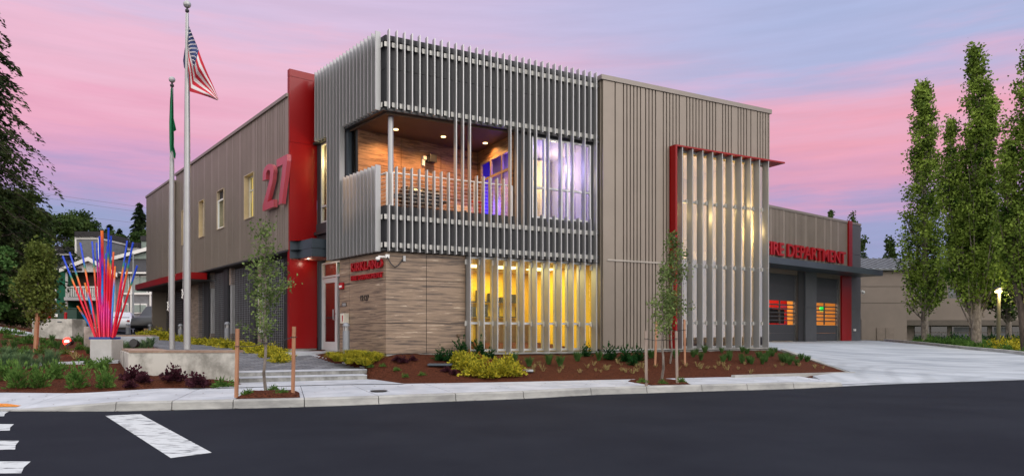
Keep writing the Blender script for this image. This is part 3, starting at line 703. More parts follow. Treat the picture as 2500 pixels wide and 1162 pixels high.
# upper window of the bay and its room
wu0, wu1 = ub(1299), ub(1445)
window(W_B, wu0, wu1, 4.64, 6.98, -.03, [ub(1331), ub(1373), ub(1387), ub(1426)], [5.53], fr=.055, name='upper_window', mg=glassmat('upper_glass', (.85,.87,.95), .16))
M_lav = mat('lavender_plaster', (.62,.55,.72), .7, var=.03)
room(W_B, ub(1292), ub(1452), -3.4, -.2, 4.35, 7.0, M_lav, M_floorc, M_lav)
mb = MB(); W_B.box(mb, ub(1384), ub(1428), -2.2, -2.1, 4.4, 6.9); mb.build('lit_wall', mat('warm_wall', (.85,.68,.3), .6), ST)
wpoint(W_B, 'room_light', ub(1330), -1.3, 6.5, 50, (.74, .58, 1))
wpoint(W_B, 'room_light', ub(1412), -1.5, 6.3, 48, (1, .80, .45))
mb = MB(); W_B.box(mb, ub(1306), ub(1350), -1.5, -1.46, 6.4, 6.43); mb.build('tube_lamp', emat('violet_lamp', (.35,.15,1), 6), ST)
# upper window of the entry wall
window(W_E, ue(781), ue(810), 4.63, 7.03, -.03, [ue(799)], [5.13], fr=.05, name='upper_window')
mb = MB(); W_E.box(mb, ue(811), ue(780), -.9, -.8, 4.5, 7.1); mb.build('lit_blind', mat('cream_blind', (.8,.62,.28), .8, scale=6), ST)
room(W_E, ue(812), ue(778), -1.0, -.2, 4.5, 7.08, M_wroom, M_floorc, M_ceil)
wpoint(W_E, 'room_light', ue(796), -.45, 6.6, 42, (1, .75, .35))

# balcony: timber walls, soffit, floor, glazed doors
Pc = Vector(W_B.xy(ub(1256), -.2)); perp = -W_B.n
Wr = Wall(1256, W_B.Z(1256, 0), 335)      # right wall of the balcony
ur1 = Wr.u(1166); ur0 = .1
cz = Wr.Z(1166)
Wk = Wall(1166, cz, 3430)                 # back wall of the balcony
_dE = W_E.d; _dK = Wk.d; _r = (W_E.O-W_E.n*.1)-Wk.O; uk0 = (_r.x*_dE.y-_r.y*_dE.x)/(_dK.x*_dE.y-_dK.y*_dE.x)
# clip back wall where it meets the entry wall plane
q = Vector(W_E.xy(ue(849), -.1))
mb = MB(); zs = [4.3, 5.72, 7.1]
for z0, z1 in zip(zs[:-1], zs[1:]):
    k = 3
    for i in range(k):
        a = uk0+(0-uk0)*i/k; b = uk0+(0-uk0)*(i+1)/k; Wk.box(mb, a+.008, b-.008, -.03, 0, z0+.006, z1-.006)
mb.build('balcony_timber_panel', M_wood2, ST)
mb = MB(); Wk.box(mb, uk0, .05, -.15, -.03, 4.3, 7.1); mb.build('dark_backing', M_char2, ST)
# door set in the right wall
dz1 = 6.62
mb = MB(); Wr.wall(mb, ur0, ur1, -.03, 0, 4.3, 7.1, [(Wr.u(1248), Wr.u(1172), 4.35, dz1)]); mb.build('balcony_timber_panel', M_wood2, ST)
window(Wr, Wr.u(1248), Wr.u(1172), 4.37, dz1, -.005, [Wr.u(1197), Wr.u(1224)], [6.05], fr=.07, dep=.06, name='balcony_door', mf=mat('bronze_frame', (.42,.30,.17), .4, metal=.3), mg=glassmat('clear_glass', (.95,.95,1), .0, maxr=.12))
M_vio = mat('violet_room', (.16,.10,.85), .7)
room(Wr, ur0+.1, ur1-.02, -.46, -.07, 4.35, 7.0, M_vio, M_vio, M_vio)
wpoint(Wr, 'room_light', ur0+.6, -.26, 6.3, 15, (.17, .09, 1)); wpoint(Wr, 'room_light', ur1-.5, -.26, 5.2, 11, (.17, .09, 1))
# soffit and floor polygon
sp = [W_B.xy(0, -.02), W_B.xy(ub(1258), -.02), Wr.xy(ur1, -.02), Wk.xy(uk0, -.02), W_E.xy(ue(849), -.02)]
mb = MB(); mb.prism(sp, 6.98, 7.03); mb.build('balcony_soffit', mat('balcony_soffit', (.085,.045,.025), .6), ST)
mb = MB(); mb.prism(sp, 4.22, 4.34); mb.build('balcony_floor', M_kerb, ST)
cc = Wk.p(uk0*.62, .95, 6.95)
for f_, e_ in ((.80, 30), (.45, 30), (.12, 14)):
    o = wpoint(Wk, 'balcony_light', uk0*f_, .55+.6*(1-f_), 6.95, e_*6.5, (1, .52, .19), .06)
    o.data.type = 'SPOT'; o.data.spot_size = math.radians(150); o.data.spot_blend = .6
for f_ in (.80, .45, .12):
    mb = MB(); p = Wk.p(uk0*f_, .55+.6*(1-f_), 6.965); mb.lathe(p, [(.07,0),(.07,.012),(0,.012)], 16, False)
    mb.build('downlight', emat('downlight', (1,.7,.35), 4), ST)
# column on the corner
mb = MB(); p = W_B.p(ub(954, -.25), -.25, 4.3); mb.tube([(p.x,p.y,4.3),(p.x,p.y,7.0)], .075, 16); mb.build('column', M_silver, ST)
mb = MB(); W_E.box(mb, ue(852), ue(847), -.08, .02, 4.3, Z_SOF); mb.build('jamb', M_bluegrey, ST)
# balcony railing
RG = MB(); 
def rail_run(w, a, b, n, z0=4.6, z1=5.5):
    RG.tube([w.p(a, n, z1), w.p(b, n, z1)], .02, 8)
    for k in range(8): RG.tube([w.p(a, n, z0+.09+k*.1), w.p(b, n, z0+.09+k*.1)], .004, 4)
    k = max(1, round(abs(b-a)/1.2))
    for i in range(k+1): u = a+(b-a)*i/k; w.box(RG, u-.02, u+.02, n-.02, n+.02, z0, z1)
rail_run(W_B, ub(961), ub(1254), -.1); rail_run(W_E, uK+.12, ue(851), -.1)
RG.build('balcony_railing', M_white, ST)

# ---- fins
def fin(w, u, z0, z1, n0=.12, n1=.27, th=.028, br=(), brs=-1):
    mb = MB(); w.box(mb, u-th/2, u+th/2, n0, n1, z0, z1); f = mb.build('fin', M_silver, ST)
    for z in br:
        if z0-.02 < z < z1:
            b = MB(); a_ = (u-.085, u-th/2-.001) if brs < 0 else (u+th/2+.001, u+.085); w.box(b, a_[0], a_[1], .1105, .119, z-.02, z+.105); b.build('fin_bracket', M_bracket, f)
RZ = (8.69, 7.15, 4.27, 3.55)
FT = 9.07; FUB = 7.05; FLT = 5.59; FMB = 3.42
for i in range(32):
    u = fin_u0+du*i
    if i == 0: fin(W_B, u, FUB, FT, br=RZ); fin(W_B, u, FMB, Z_RAIL-.02, br=RZ)
    elif i <= 8 or 12 <= i <= 16: fin(W_B, u, FUB, FT, br=RZ); fin(W_B, u, FMB, FLT, br=RZ)
    elif i in (22, 24, 26, 28, 30): fin(W_B, u, FUB, FT, br=RZ); fin(W_B, u, FMB, 4.70, br=RZ)
    else: fin(W_B, u, FMB, FT, br=RZ)
for i in longi:
    u = fin_u0+du*i; mb = MB(); W_B.box(mb, u-.014, u+.014, -.005, .27, .80, FMB-.012); f = mb.build('fin', M_silver, ST)
    b = MB()
    for z in (1.52, 3.2): W_B.box(b, u-.05, u-.0145, -.03, .03, z, z+.14)
    b.build_each('fin_bracket', M_bracket, f)
ul = W_E.u(916, .27); k = 0; uend = W_E.u(765, .27)
while ul < uend+.02:
    px_ = None
    # classify by where the fin stands on the wall
    if ul < ue(849)-.05: fin(W_E, ul, FUB, FT, br=RZ if k < 1 else (), brs=-1); fin(W_E, ul, FMB, 5.59+.05, br=RZ if k < 1 else (), brs=-1)
    elif ul < ue(812): fin(W_E, ul, FMB, FT)
    else: fin(W_E, ul, FUB-.03, FT)
    ul += du; k += 1

# ---- entrance
eu0, eu1 = ue(828), ue(779)
window(W_E, eu0, eu1, 2.98, 3.44, -.08, [ue(815.5)], [], fr=.055, name='transom', mg=glassmat('door_glass', (.8,.8,.8), .12))
mb = MB()
for a, b in ((eu0, eu0+.05), (eu1-.06, eu1), (ue(815.5)-.03, ue(815.5)+.03)): W_E.box(mb, a, b, -.17, -.08, FL, 2.98)
mb.build('door_frame', M_frame, ST)
mb = MB(); W_E.box(mb, eu0+.05, ue(815.5)-.03, -.13, -.12, FL+.05, 2.98); mb.build('sidelight', MC['door_glass'], ST)
da, db = ue(815.5)+.035, eu1-.065
mb = MB(); W_E.box(mb, da, da+.11, -.14, -.095, FL+.01, 2.96); W_E.box(mb, db-.11, db, -.14, -.095, FL+.01, 2.96)
W_E.box(mb, da+.11, db-.11, -.14, -.095, FL+.01, FL+.27); W_E.box(mb, da+.11, db-.11, -.14, -.095, 2.82, 2.96)
door = mb.build('door', M_frame, ST)
mb = MB(); W_E.box(mb, da+.1, db-.1, -.12, -.112, FL+.2, 2.85); mb.build('pane', MC['door_glass'], door)
mb = MB(); a = W_E.p(da+.06, -.095, 1.65); 
mb.tube([W_E.p(da+.07, -.095, 1.72), W_E.p(da+.07, -.02, 1.72), W_E.p(da+.07, -.02, 2.02), W_E.p(da+.07, -.095, 2.02)], .014, 8)
W_E.box(mb, da+.02, da+.045, -.094, -.07, 1.86, 1.92); mb.build('handle', M_silver, door)
mb = MB(); W_E.box(mb, da+.1, db-.1, -.2, -.165, 1.76, 1.82); mb.build('push_bar', M_char2, door)
M_rroom = mat('red_plaster', (.26,.006,.006), .6)
room(W_E, eu0+.02, uR+.1, -2.4, -.22, .8, 3.46, M_rroom, M_floorc, M_ceil)
wpoint(W_E, 'room_light', (eu0+eu1)/2, -1.2, 3.2, 26, (1, .7, .35))
mb = MB(); W_E.box(mb, eu0+.1, eu0+.42, -.35, -.33, 3.12, 3.34); mb.build('exit_sign', emat('exit_green', (.25,1,.1), 1.2), ST)
mb = MB(); W_E.box(mb, eu1, uR, -.2, -.02, FL-.1, Z_MB+.02); mb.build('jamb', M_bluegrey, ST)
mb = MB(); W_E.box(mb, eu0-.02, eu1+.05, -.2, .02, FL-.12, FL); mb.build('threshold', M_kerb, ST)
# entrance canopy
uc0 = ue(809)
def solve_n(w, u, px, lo=0, hi=6):
    f = lambda n: (lambda q: CX+F*q.x/q.y)(w.p(u, n, 0))-px
    a, b = lo, hi; fa = f(a)
    for _ in range(60):
        m_ = (a+b)/2; fm = f(m_)
        if (fm > 0) == (fa > 0): a = m_
        else: b = m_
    return (a+b)/2
ncan = solve_n(W_E, uc0, 761, 0, 4)
rl2 = Vector(W_R.xy(uRL+.06, 0)); 
ucan1 = (rl2-W_E.O).dot(W_E.d)
pc = [W_E.xy(uc0, -.02), W_E.xy(uc0, ncan), (W_E.xy(W_E.u(712, ncan), ncan)), W_R.xy(uRL+.0, .005), W_R.xy(-.02, .005)]
mb = MB(); mb.prism(pc, 3.545, 3.775); mb.build('entrance_canopy', M_bluegrey, ST)
mb = MB(); mb.prism(pc, 3.79, 4.06); mb.build('entrance_canopy', M_bluegrey, ST)
cx_ = sum(p[0] for p in pc)/5; cy_ = sum(p[1] for p in pc)/5
mb = MB(); mb.prism([(cx_+(p[0]-cx_)*.96, cy_+(p[1]-cy_)*.96) for p in pc], 3.51, 3.543); mb.build('canopy_soffit', mat('canopy_soffit', (.20,.05,.035), .5), ST)
mb = MB(); mb.prism([(cx_+(p[0]-cx_)*.97, cy_+(p[1]-cy_)*.97) for p in pc], 3.776, 3.789); mb.lathe((cx_, cy_, 3.50), [(.05,0),(.05,.009),(0,.009)], 12, False); mb.build('canopy_trim', M_char2, ST)
l = bpy.data.lights.new('canopy_light', 'POINT'); l.energy = 3; l.color = (1,.8,.6); l.shadow_soft_size = .05; o = bpy.data.objects.new('canopy_light', l); COL.objects.link(o); o.location = (cx_, cy_, 3.42)

# ---- red wall
mb = MB()
for z0, z1 in ((.865, 7.0), (7.015, 8.945), (8.96, 9.17)): W_R.box(mb, uRL, -.0, -.17, 0, z0, z1)
W_R.box(mb, uRL+.012, -.0, -.16, -.012, 6.99, 8.97)
mb.build('red_wall', M_red, ST)
mb = MB(); W_R.box(mb, uRL+.03, -.0, -.17, -.03, .4, .865); mb.build('plinth', M_kerb, ST)
# red return at the top, behind the fins
mb = MB(); W_E.box(mb, uR-.0, uR+.15, -2.5, -.0, 8.6, 9.165); mb.build('parapet_cap', M_red, ST)

# ---- long left wall
uL428 = W_L.u(428); zt = W_L.z(699, 229)
zt = 8.46; zb = 3.81
rndL = random.Random(11)
wins = []
for (xa, xb, yt, yb) in ((596, 619, 431, 538), (529.5, 546, 468, 562), (485.5, 497.6, 492.5, 581.7), (443, 447, 515, 600)):
    a = W_L.u(xb); b = W_L.u(xa); wins.append((a, b, W_L.z(xa, yb), W_L.z(xa, yt)))
mb = MB(); W_L.wall(mb, 0, uL428, -.25, -.05, zb, zt-.1, wins); mb.build('wall_backing', M_cladd, ST)
mb = MB(); W_L.ribs(mb, 0, uL428, -.05, -.02, zb, zt-.1, [.34, .135, .22], .032, wins, rndL); mb.build('ribbed_cladding', M_clad, ST)
mb = MB(); W_L.box(mb, -.0, uL428, -.3, .035, zt-.1, zt); mb.build('parapet_cap', M_cap, ST)
mb = MB(); W_L.box(mb, 0, uL428, -.5, .02, zb-.06, zb-.003); mb.build('drip_edge', M_char2, ST)
M_reveal = mat('cream_reveal', (.48,.40,.28), .5)
M_blind = mat('yellow_blind', (.85,.62,.12), .7, emit=(1,.72,.2), estr=.55)
M_blindw = mat('white_blind', (.75,.75,.70), .7, emit=(.9,.85,.7), estr=.35)
for i, (a, b, z0, z1) in enumerate(wins):
    mb = MB(); 
    W_L.box(mb, b-.02, b, -.24, .01, z0, z1); W_L.box(mb, a, a+.02, -.24, .01, z0, z1); W_L.box(mb, a+.02, b-.02, -.24, .012, z0, z0+.02); W_L.box(mb, a+.02, b-.02, -.24, .012, z1-.02, z1)
    nn_ = -.16 if i != 1 else -.02
    f = window(W_L, a+.021, b-.021, z0+.021, z1-.021 if i != 1 else z1-.35, nn_, [], [z1-.5] if i != 1 else [], fr=.045, dep=.06, mf=M_white if i == 1 else M_frame, name='upper_window')
    rv = mb.build('window_reveal', M_reveal, ST)
    if i == 1:
        mb = MB(); W_L.box(mb, a+.021, b-.021, -.24, -.1, z1-.34, z1-.022); mb.build('dark_panel', M_char2, ST)
    mb = MB(); W_L.box(mb, a, b, -.32, -.26, z0, z1); mb.build('lit_blind', M_blind if i != 1 else M_blindw, ST)
# ground floor beneath
GN = -.42
gl = lambda px: W_L.u(px, GN+.1)
mb = MB(); slit = [(gl(516.5), gl(511), 1.35, 3.4), (gl(567), gl(560), 1.35, 3.4), (gl(642), gl(629), 1.35, 3.35)]
W_L.wall(mb, -.0, uL428+.3, GN-.2, GN, .5, zb-.06, [slit[2]]); mb.build('ground_floor_wall', M_char2, ST)
M_stone = mat('brown_stone', (.17,.13,.105), .8, scale=2.2, col2=(.30,.24,.20), bump=.7, bscale=10, stretch=(1,1,5))
mb = MB(); W_L.box(mb, gl(488), gl(466), GN, GN+.16, .5, zb-.07); mb.build('stone_pier', M_stone, ST)
def meshscreen(ua, ub_):
    mb = MB(); a, b = min(ua, ub_), max(ua, ub_); u = a; n = GN+.16
    while u <= b+1e-3: W_L.box(mb, u-.005, u+.005, n, n+.008, .75, 3.62); u += .18
    z = .8
    while z < 3.62: W_L.box(mb, a, b, n+.0085, n+.0165, z-.004, z+.004); z += .078
    mb.build('wire_trellis', mat('trellis_wire', (.34,.36,.40), .4, metal=.4), ST)
for xa, xb in ((504, 488.5), (552, 518), (617.5, 567.5), (697, 643)): meshscreen(gl(xa), gl(xb))
mb = MB()
for xa, xb in ((515, 504.5), (562, 552.5), (628.5, 618)): W_L.box(mb, gl(xa), gl(xb), GN, GN+.2, .5, zb-.07)
mb.build_each('dark_pier', M_char, ST)
mb = MB()
for i, (xa, xb) in enumerate(((518, 512), (567, 559), (642, 632))):
    W_L.box(mb, gl(xa), gl(xb), GN, GN+.14, 3.12, zb-.07); W_L.box(mb, gl(xa), gl(xb), GN, GN+.14, .5, 1.32)
mb.build_each('stone_pier', M_stone, ST)
mb = MB()
for xa, xb in ((518, 516.2), (567, 564)): W_L.box(mb, gl(xa), gl(xb), GN, GN+.12, 1.32, 3.12)
mb.build_each('window_trim', M_frame, ST)
window(W_L, gl(642), gl(629.5), 1.35, 3.1, GN+.1, [], [], fr=.06, name='ground_floor_window')
mb = MB(); W_L.box(mb, gl(642)-.1, gl(628), GN-.3, GN-.22, .9, 3.6); mb.build('lit_blind', mat('amber_blind', (.9,.55,.05), .7, emit=(1,.6,.05), estr=.75), ST)

# ---- wing at the far left
nw = solve_n(W_L, uL428, 413.5, 0, 4)
uW = W_L.u(357, nw); WL2 = shifted(W_L, nw)
zw = W_L.z(357, 479, nw)
mb = MB(); WL2.box(mb, uL428, uW, -.25-nw*0, -.05, zb, zw-.1); W_L.box(mb, uL428, uL428+.2, -.2, nw-.05, zb, zw-.1); mb.build('wall_backing', M_cladd, ST)
mb = MB(); WL2.ribs(mb, uL428+.0, uW, -.05, 0, zb, zw-.1, [.34, .135, .22], .032, (), rndL)
# street-facing return of the wing
k_ = 3
for i in range(k_):
    a = nw*i/k_; b = nw*(i+1)/k_; W_L.box(mb, uL428-.05, uL428, a+.01, b-.02, zb, zw-.1)
mb.build('ribbed_cladding', M_clad, ST)
mb = MB(); WL2.box(mb, uL428-.08, uW+.04, -.3, .035, zw-.1, zw); W_L.box(mb, uL428-.08, uL428+.1, -.2, nw-.3, zw-.1, zw-.002); mb.build('parapet_cap', M_cap, ST)
mb = MB(); WL2.box(mb, uW-.2, uW, -6, -.25, .8, zw-.1); mb.build('end_wall', M_clad, ST)
gw = lambda px: W_L.u(px, nw-.9)
mb = MB(); W_L.box(mb, W_L.u(449, nw-.9), uW-.6, nw-1.1, nw-.9, .7, zb-.06); mb.build('ground_floor_wall', M_char2, ST)
mb = MB(); W_L.box(mb, uL428-.6, uW-.3, -.5, nw+.02, zb-.08, zb-.003); mb.build('drip_edge', M_char2, ST)
M_louv = mat('louvre_metal', (.12,.125,.135), .5, metal=.3)
for xa, xb in ((398, 381), (412, 401), (447, 434)):
    mb = MB()
    a, b = gw(xa), gw(xb); z = 1.15
    while z < 3.4: W_L.box(mb, a, b, nw-.9, nw-.86, z, z+.045); z += .11
    mb.build('louvre', M_louv, ST)
mb = MB(); nf = nw+.55
W_L.box(mb, W_L.u(449, nf), W_L.u(330, nf), nw-.3, nf, 3.45, 3.71); mb.build('side_canopy', M_red, ST)
mb = MB(); W_L.box(mb, W_L.u(449, nf)+.05, W_L.u(330, nf)-.1, nw-.9, nf-.04, 3.40, 3.449); mb.build('canopy_soffit', M_char2, ST)

# ---- block on the right
uk = lambda px, n=0: W_K.u(px, n)
uKe = uk(1881); zk0, zk1 = .84, 9.04
o0, o1, oz = uk(1640), uKe+.01, 7.18
ops = [(o0, o1+1, .5, oz)]
rk = random.Random(5)
mb = MB(); W_K.wall(mb, .02, uKe-.0, -.25, -.06, zk0, zk1-.14, ops); W_K.box(mb, 0.0, .25, -.8, -.25, zk0, zk1-.14); mb.build('wall_backing', M_cladd, ST)
mb = MB(); W_K.box(mb, 0, .42, -.06, 0, zk0, zk1-.14)
W_K.ribs(mb, .46, uKe, -.06, 0, 3.55, zk1-.14, [.31, .13, .20], .04, ops, rk)
rk = random.Random(5); W_K.ribs(mb, .46, o0, -.06, 0, zk0, 3.49, [.31, .13, .20], .04, ops, rk)
for i in range(3): W_K.box(mb, -.045, 0, -.75+i*.24, -.56+i*.24, zk0, zk1-.14)
mb.build('ribbed_cladding', M_clad, ST)
mb = MB(); W_K.box(mb, -.08, uKe+.03, -.4, .04, zk1-.14, zk1); W_K.box(mb, -.08, .3, -1.6, -.4, zk1-.14, zk1-.002); mb.build('parapet_cap', M_cap, ST)
mb = MB(); W_K.box(mb, uk(1482), uk(1622), -.05, .03, 3.495, 3.545); mb.build('metal_trim', mat('trim_metal', (.36,.33,.29), .5), ST)
mb = MB(); W_K.box(mb, .02, uKe+.02, -.25, -.02, .35, .80); W_K.box(mb, 0, uKe+.04, -.2, .06, .80, .84); mb.build('plinth', M_kerb, ST)
mb = MB(); W_K.wall(mb, uKe-.2, uKe, -9, -.25, .4, zk1-.14, []); 
sw = mb; sw.build('side_wall', M_clad, ST)
# red surround
mb = MB(); W_K.box(mb, o0-.07, o0-.0, -.05, .26, zk0, oz+.05); W_K.box(mb, o0, uKe+.42, -.02, .26, oz-.0, oz+.05); W_K.box(mb, uKe+.002, uKe+.42, -1.6, -.02, oz-.0, oz+.05)
mb.build('red_surround', M_red, ST)
ft = [uk(px, .25) for px in (1666.6, 1692, 1716.2, 1740.4, 1764, 1788, 1811, 1833.4, 1855.5, 1876.7)]
fu0 = ft[0]; dk = (ft[-1]-ft[0])/9
mull = [fu0+dk*i-dk*.42 for i in range(0, 10)]
window(W_K, o0+.01, uKe-.02, zk0+.01, oz-.005, -.05, mull, [1.66, 3.50, 5.55], fr=.06, dep=.14, name='tall_window', mg=M_glassr)
for i in range(10):
    mb = MB(); u = fu0+dk*i; W_K.box(mb, u-.014, u+.014, -.02, .25, zk0+.0, 3.53); W_K.box(mb, u-.014, u+.014, -.02, .25, 3.545, oz-.003); f = mb.build('wide_fin', M_silver, ST)
    b = MB()
    for z in (1.6, 3.44, 5.49): W_K.box(b, u-.06, u-.0145, -.045, .02, z, z+.12)
    b.build_each('fin_bracket', M_bracket, f)
room(W_K, o0, uKe-.25, -4.5, -.3, .8, 7.4, M_wroom, M_floorc, M_ceil)
mb = MB(); W_K.box(mb, o0, uKe-.25, -4.5, -2.2, 4.0, 4.3); mb.build('mezzanine_floor', M_wroom, ST)
warea(W_K, 'room_light', (o0+uKe)/2, -2.0, 7.3, 3, 2, 120, (1, .74, .34))
for k_, (f_, z_) in enumerate(((.15, 5.2), (.55, 5.6), (.85, 4.9))): wpoint(W_K, 'window_light', o0+(uKe-o0)*f_, -.45, z_, 190, (1, .68, .22), .1)

# ---- garage
ug = lambda px, n=0: W_G.u(px, n)
zg0, zg1 = .80, 9.15; uG0 = ug(1720); uG1 = ug(2100); d1a, d1b = ug(1800), ug(1948); d2a, d2b = ug(1991), ug(2051)
dz0, dz1 = .83, 5.05
gops = [(d1a, d1b, .5, dz1), (d2a, d2b, .5, dz1)]
mb = MB(); W_G.wall(mb, uG0, uG1, -.35, -.05, zg0-.2, zg1-.15, gops); mb.build('wall_backing', M_cladd, ST)
mb = MB(); W_G.ribs(mb, uG0, ug(2069), -.05, 0, 5.55, zg1-.15, [.40, .15, .15], .05, (), random.Random(9)); mb.build('ribbed_cladding', M_clad, ST)
mb = MB(); W_G.box(mb, ug(2077), uG1+.02, -.05, .03, 6.9, zg1-.15); W_G.box(mb, ug(2077), uG1+.02, -.05, .03, 3.05, 6.885); W_G.box(mb, ug(2077), uG1+.02, -.05, .03, .78, 3.035)
W_G.box(mb, ug(1963), ug(1990), -.05, .10, .78, 3.0); W_G.box(mb, ug(1963), ug(1990), -.05, .10, 3.015, 5.3)
mb.build_each('charcoal_panel', mat('charcoal_grey_panel', (.075,.082,.092), .5, var=.06), ST)
mb = MB(); W_G.box(mb, ug(1949), ug(1963), -.05, .0, .78, 5.3); mb.build('dark_pier', M_char2, ST)
mb = MB(); W_G.box(mb, ug(2053.5), ug(2077)-.003, -.05, .06, .78, 5.3); W_G.box(mb, ug(2069), ug(2077)-.003, -.05, .12, 5.3, zg1+.02); mb.build_each('red_pilaster', M_red, ST)
mb = MB(); W_G.box(mb, uG0, ug(2069)-.01, -.4, .04, zg1-.15, zg1); W_G.box(mb, ug(2077), uG1+.05, -.4, .06, zg1-.15, zg1-.01); mb.build('parapet_cap', M_cap, ST)
mb = MB(); W_G.box(mb, uG1-.3, uG1, -18, -.35, .5, zg1-.15); mb.build('end_wall', M_char, ST)
ncg = 1.75
mb = MB(); W_G.box(mb, uG0, ug(2155.6, ncg), .13, ncg, 5.31, 5.34); W_G.box(mb, uG0, ug(2155.6, ncg), ncg-.04, ncg, 5.34, 5.68);  W_G.box(mb, ug(2155.6, ncg)-.04, ug(2155.6, ncg), .13, ncg-.04, 5.34, 5.67)
W_G.box(mb, uG0, ug(2155.6, ncg)-.04, .13, ncg-.04, 5.60, 5.66)
mb.build('garage_canopy', M_bluegrey, ST)
def garage_door(a, b, xw0, xw1, m1):
    mb = MB(); n0, n1 = -.3, -.22
    z = dz0; zz = []
    wz0, wz1 = 1.92, 3.38
    while z < wz0-.05: W_G.box(mb, a, b, n0, n1, z+.006, min(z+.53, wz0)); z += .53
    z = wz1
    while z < dz1-.02: W_G.box(mb, a, b, n0, n1, z+.006, min(z+.53, dz1)); z += .53
    W_G.box(mb, a, xw0, n0, n1, wz0, wz1); W_G.box(mb, xw1, b, n0, n1, wz0, wz1)
    hs = np.linspace(wz0, wz1, 7)
    for h in hs[1:-1]: W_G.box(mb, xw0, xw1, n0, n1, h-.035, h+.035)
    for i in range(6):
        za, zb_ = hs[i]+(.035 if i else 0), hs[i+1]-(.035 if i < 5 else 0); W_G.box(mb, m1-.03, m1+.03, n0, n1, za, zb_)
    d = mb.build('garage_door', mat('garage_door_panel', (.040,.044,.052), .55, var=.1, scale=6, stretch=(1,1,8)), ST)
    mg_ = MB(); W_G.box(mg_, xw0, xw1, n0+.03, n0+.04, wz0, wz1); mg_.build('pane', MC['clear_glass'], d)
    fr = MB(); W_G.box(fr, b, b+.09, -.3, -.06, dz0, dz1); fr.build('door_frame', M_frame, ST)
garage_door(d1a, d1b, ug(1838, -.25), ug(1944.5, -.25), ug(1903.5, -.25)); garage_door(d2a, d2b, ug(1992.5, -.25), ug(2047, -.25), ug(2012.5, -.25))
M_oroom = mat('apparatus_bay_plaster', (.80,.42,.10), .7)
room(W_G, uG0+.1, uG1-.5, -16, -.36, .8, 6.0, M_oroom, M_kerb, M_oroom)
warea(W_G, 'room_light', (ug(1800)+ug(1950))/2, -1.1, 5.6, 9, 1.2, 600, (1, .72, .38)); warea(W_G, 'room_light', (ug(1800)+ug(1950))/2, -6, 5.9, 9, 7, 750, (1, .72, .35)); warea(W_G, 'room_light', (ug(1990)+ug(2060))/2, -8, 5.9, 5, 8, 480, (1, .70, .30))  # first area light, near the doors, is added to brighten the engine
mb = MB(); W_G.box(mb, ug(2011), ug(2047), -9, -8.8, .8, 3.1); W_G.box(mb, ug(1990), ug(2011), -9, -8.8, .8, 3.0); mb.build('interior_door', M_droom, ST)
o = wall_text(W_G, 'exit_sign', 'EXIT', ug(2003, -.5), ug(2012, -.5), 2.92, 3.08, -.5, .02, emat('exit_letter', (.02,.35,.02), .4), ST)
mb = MB(); W_G.box(mb, ug(2002.5, -.52), ug(2012.5, -.52), -.56, -.51, 2.86, 3.12); mb.build('exit_sign', emat('exit_box', (.05,.95,.12), 1.6), ST)

# ---- roofs and rear walls
back = [W_G.xy(uG1, -18), W_L.xy(uL428, -14)]
def cut(w, u, n): return w.xy(u, n)
mb = MB()
mb.prism([W_R.xy(-.02, -.25), W_E.xy(uK-.0, -.4) if 0 else W_E.xy(uK+.2, -.35), W_B.xy(.3, -.4), W_B.xy(uBe, -.4), W_K.xy(.2, -1.0), W_K.xy(.3, -.3), W_K.xy(uKe-.1, -.3), W_K.xy(uKe-.1, -9), W_G.xy(uG0, -.3), W_L.xy(uL428, -14), W_L.xy(uL428, -.3), W_L.xy(.05, -.3)], 8.05, 8.2)
mb.prism([W_G.xy(uG0+.0, -.3), W_G.xy(uG1-.1, -.3), W_G.xy(uG1-.1, -18), W_G.xy(uG0, -18)], 8.7, 8.85)
mb.prism([W_L.xy(uL428+.1, nw-.3), W_L.xy(uW-.1, nw-.3), W_L.xy(uW-.1, -6), W_L.xy(uL428+.1, -6)], 7.5, 7.6)
mb.build('roof', mat('roof_membrane', (.3,.3,.3), .8), ST)
mb = MB(); 
for a, b in ((W_G.xy(uG1, -18), W_G.xy(uG0, -18)), (W_G.xy(uG0, -18), W_L.xy(uL428, -14)), (W_L.xy(uL428, -14), W_L.xy(uW, -6))):
    a = Vector(a); b = Vector(b); d = (b-a).normalized(); n = Vector((-d.y, d.x))*.1
    mb.prism([tuple(a-n), tuple(b-n), tuple(b+n), tuple(a+n)], .3, 8.2)
mb.build('rear_wall', M_clad, ST)

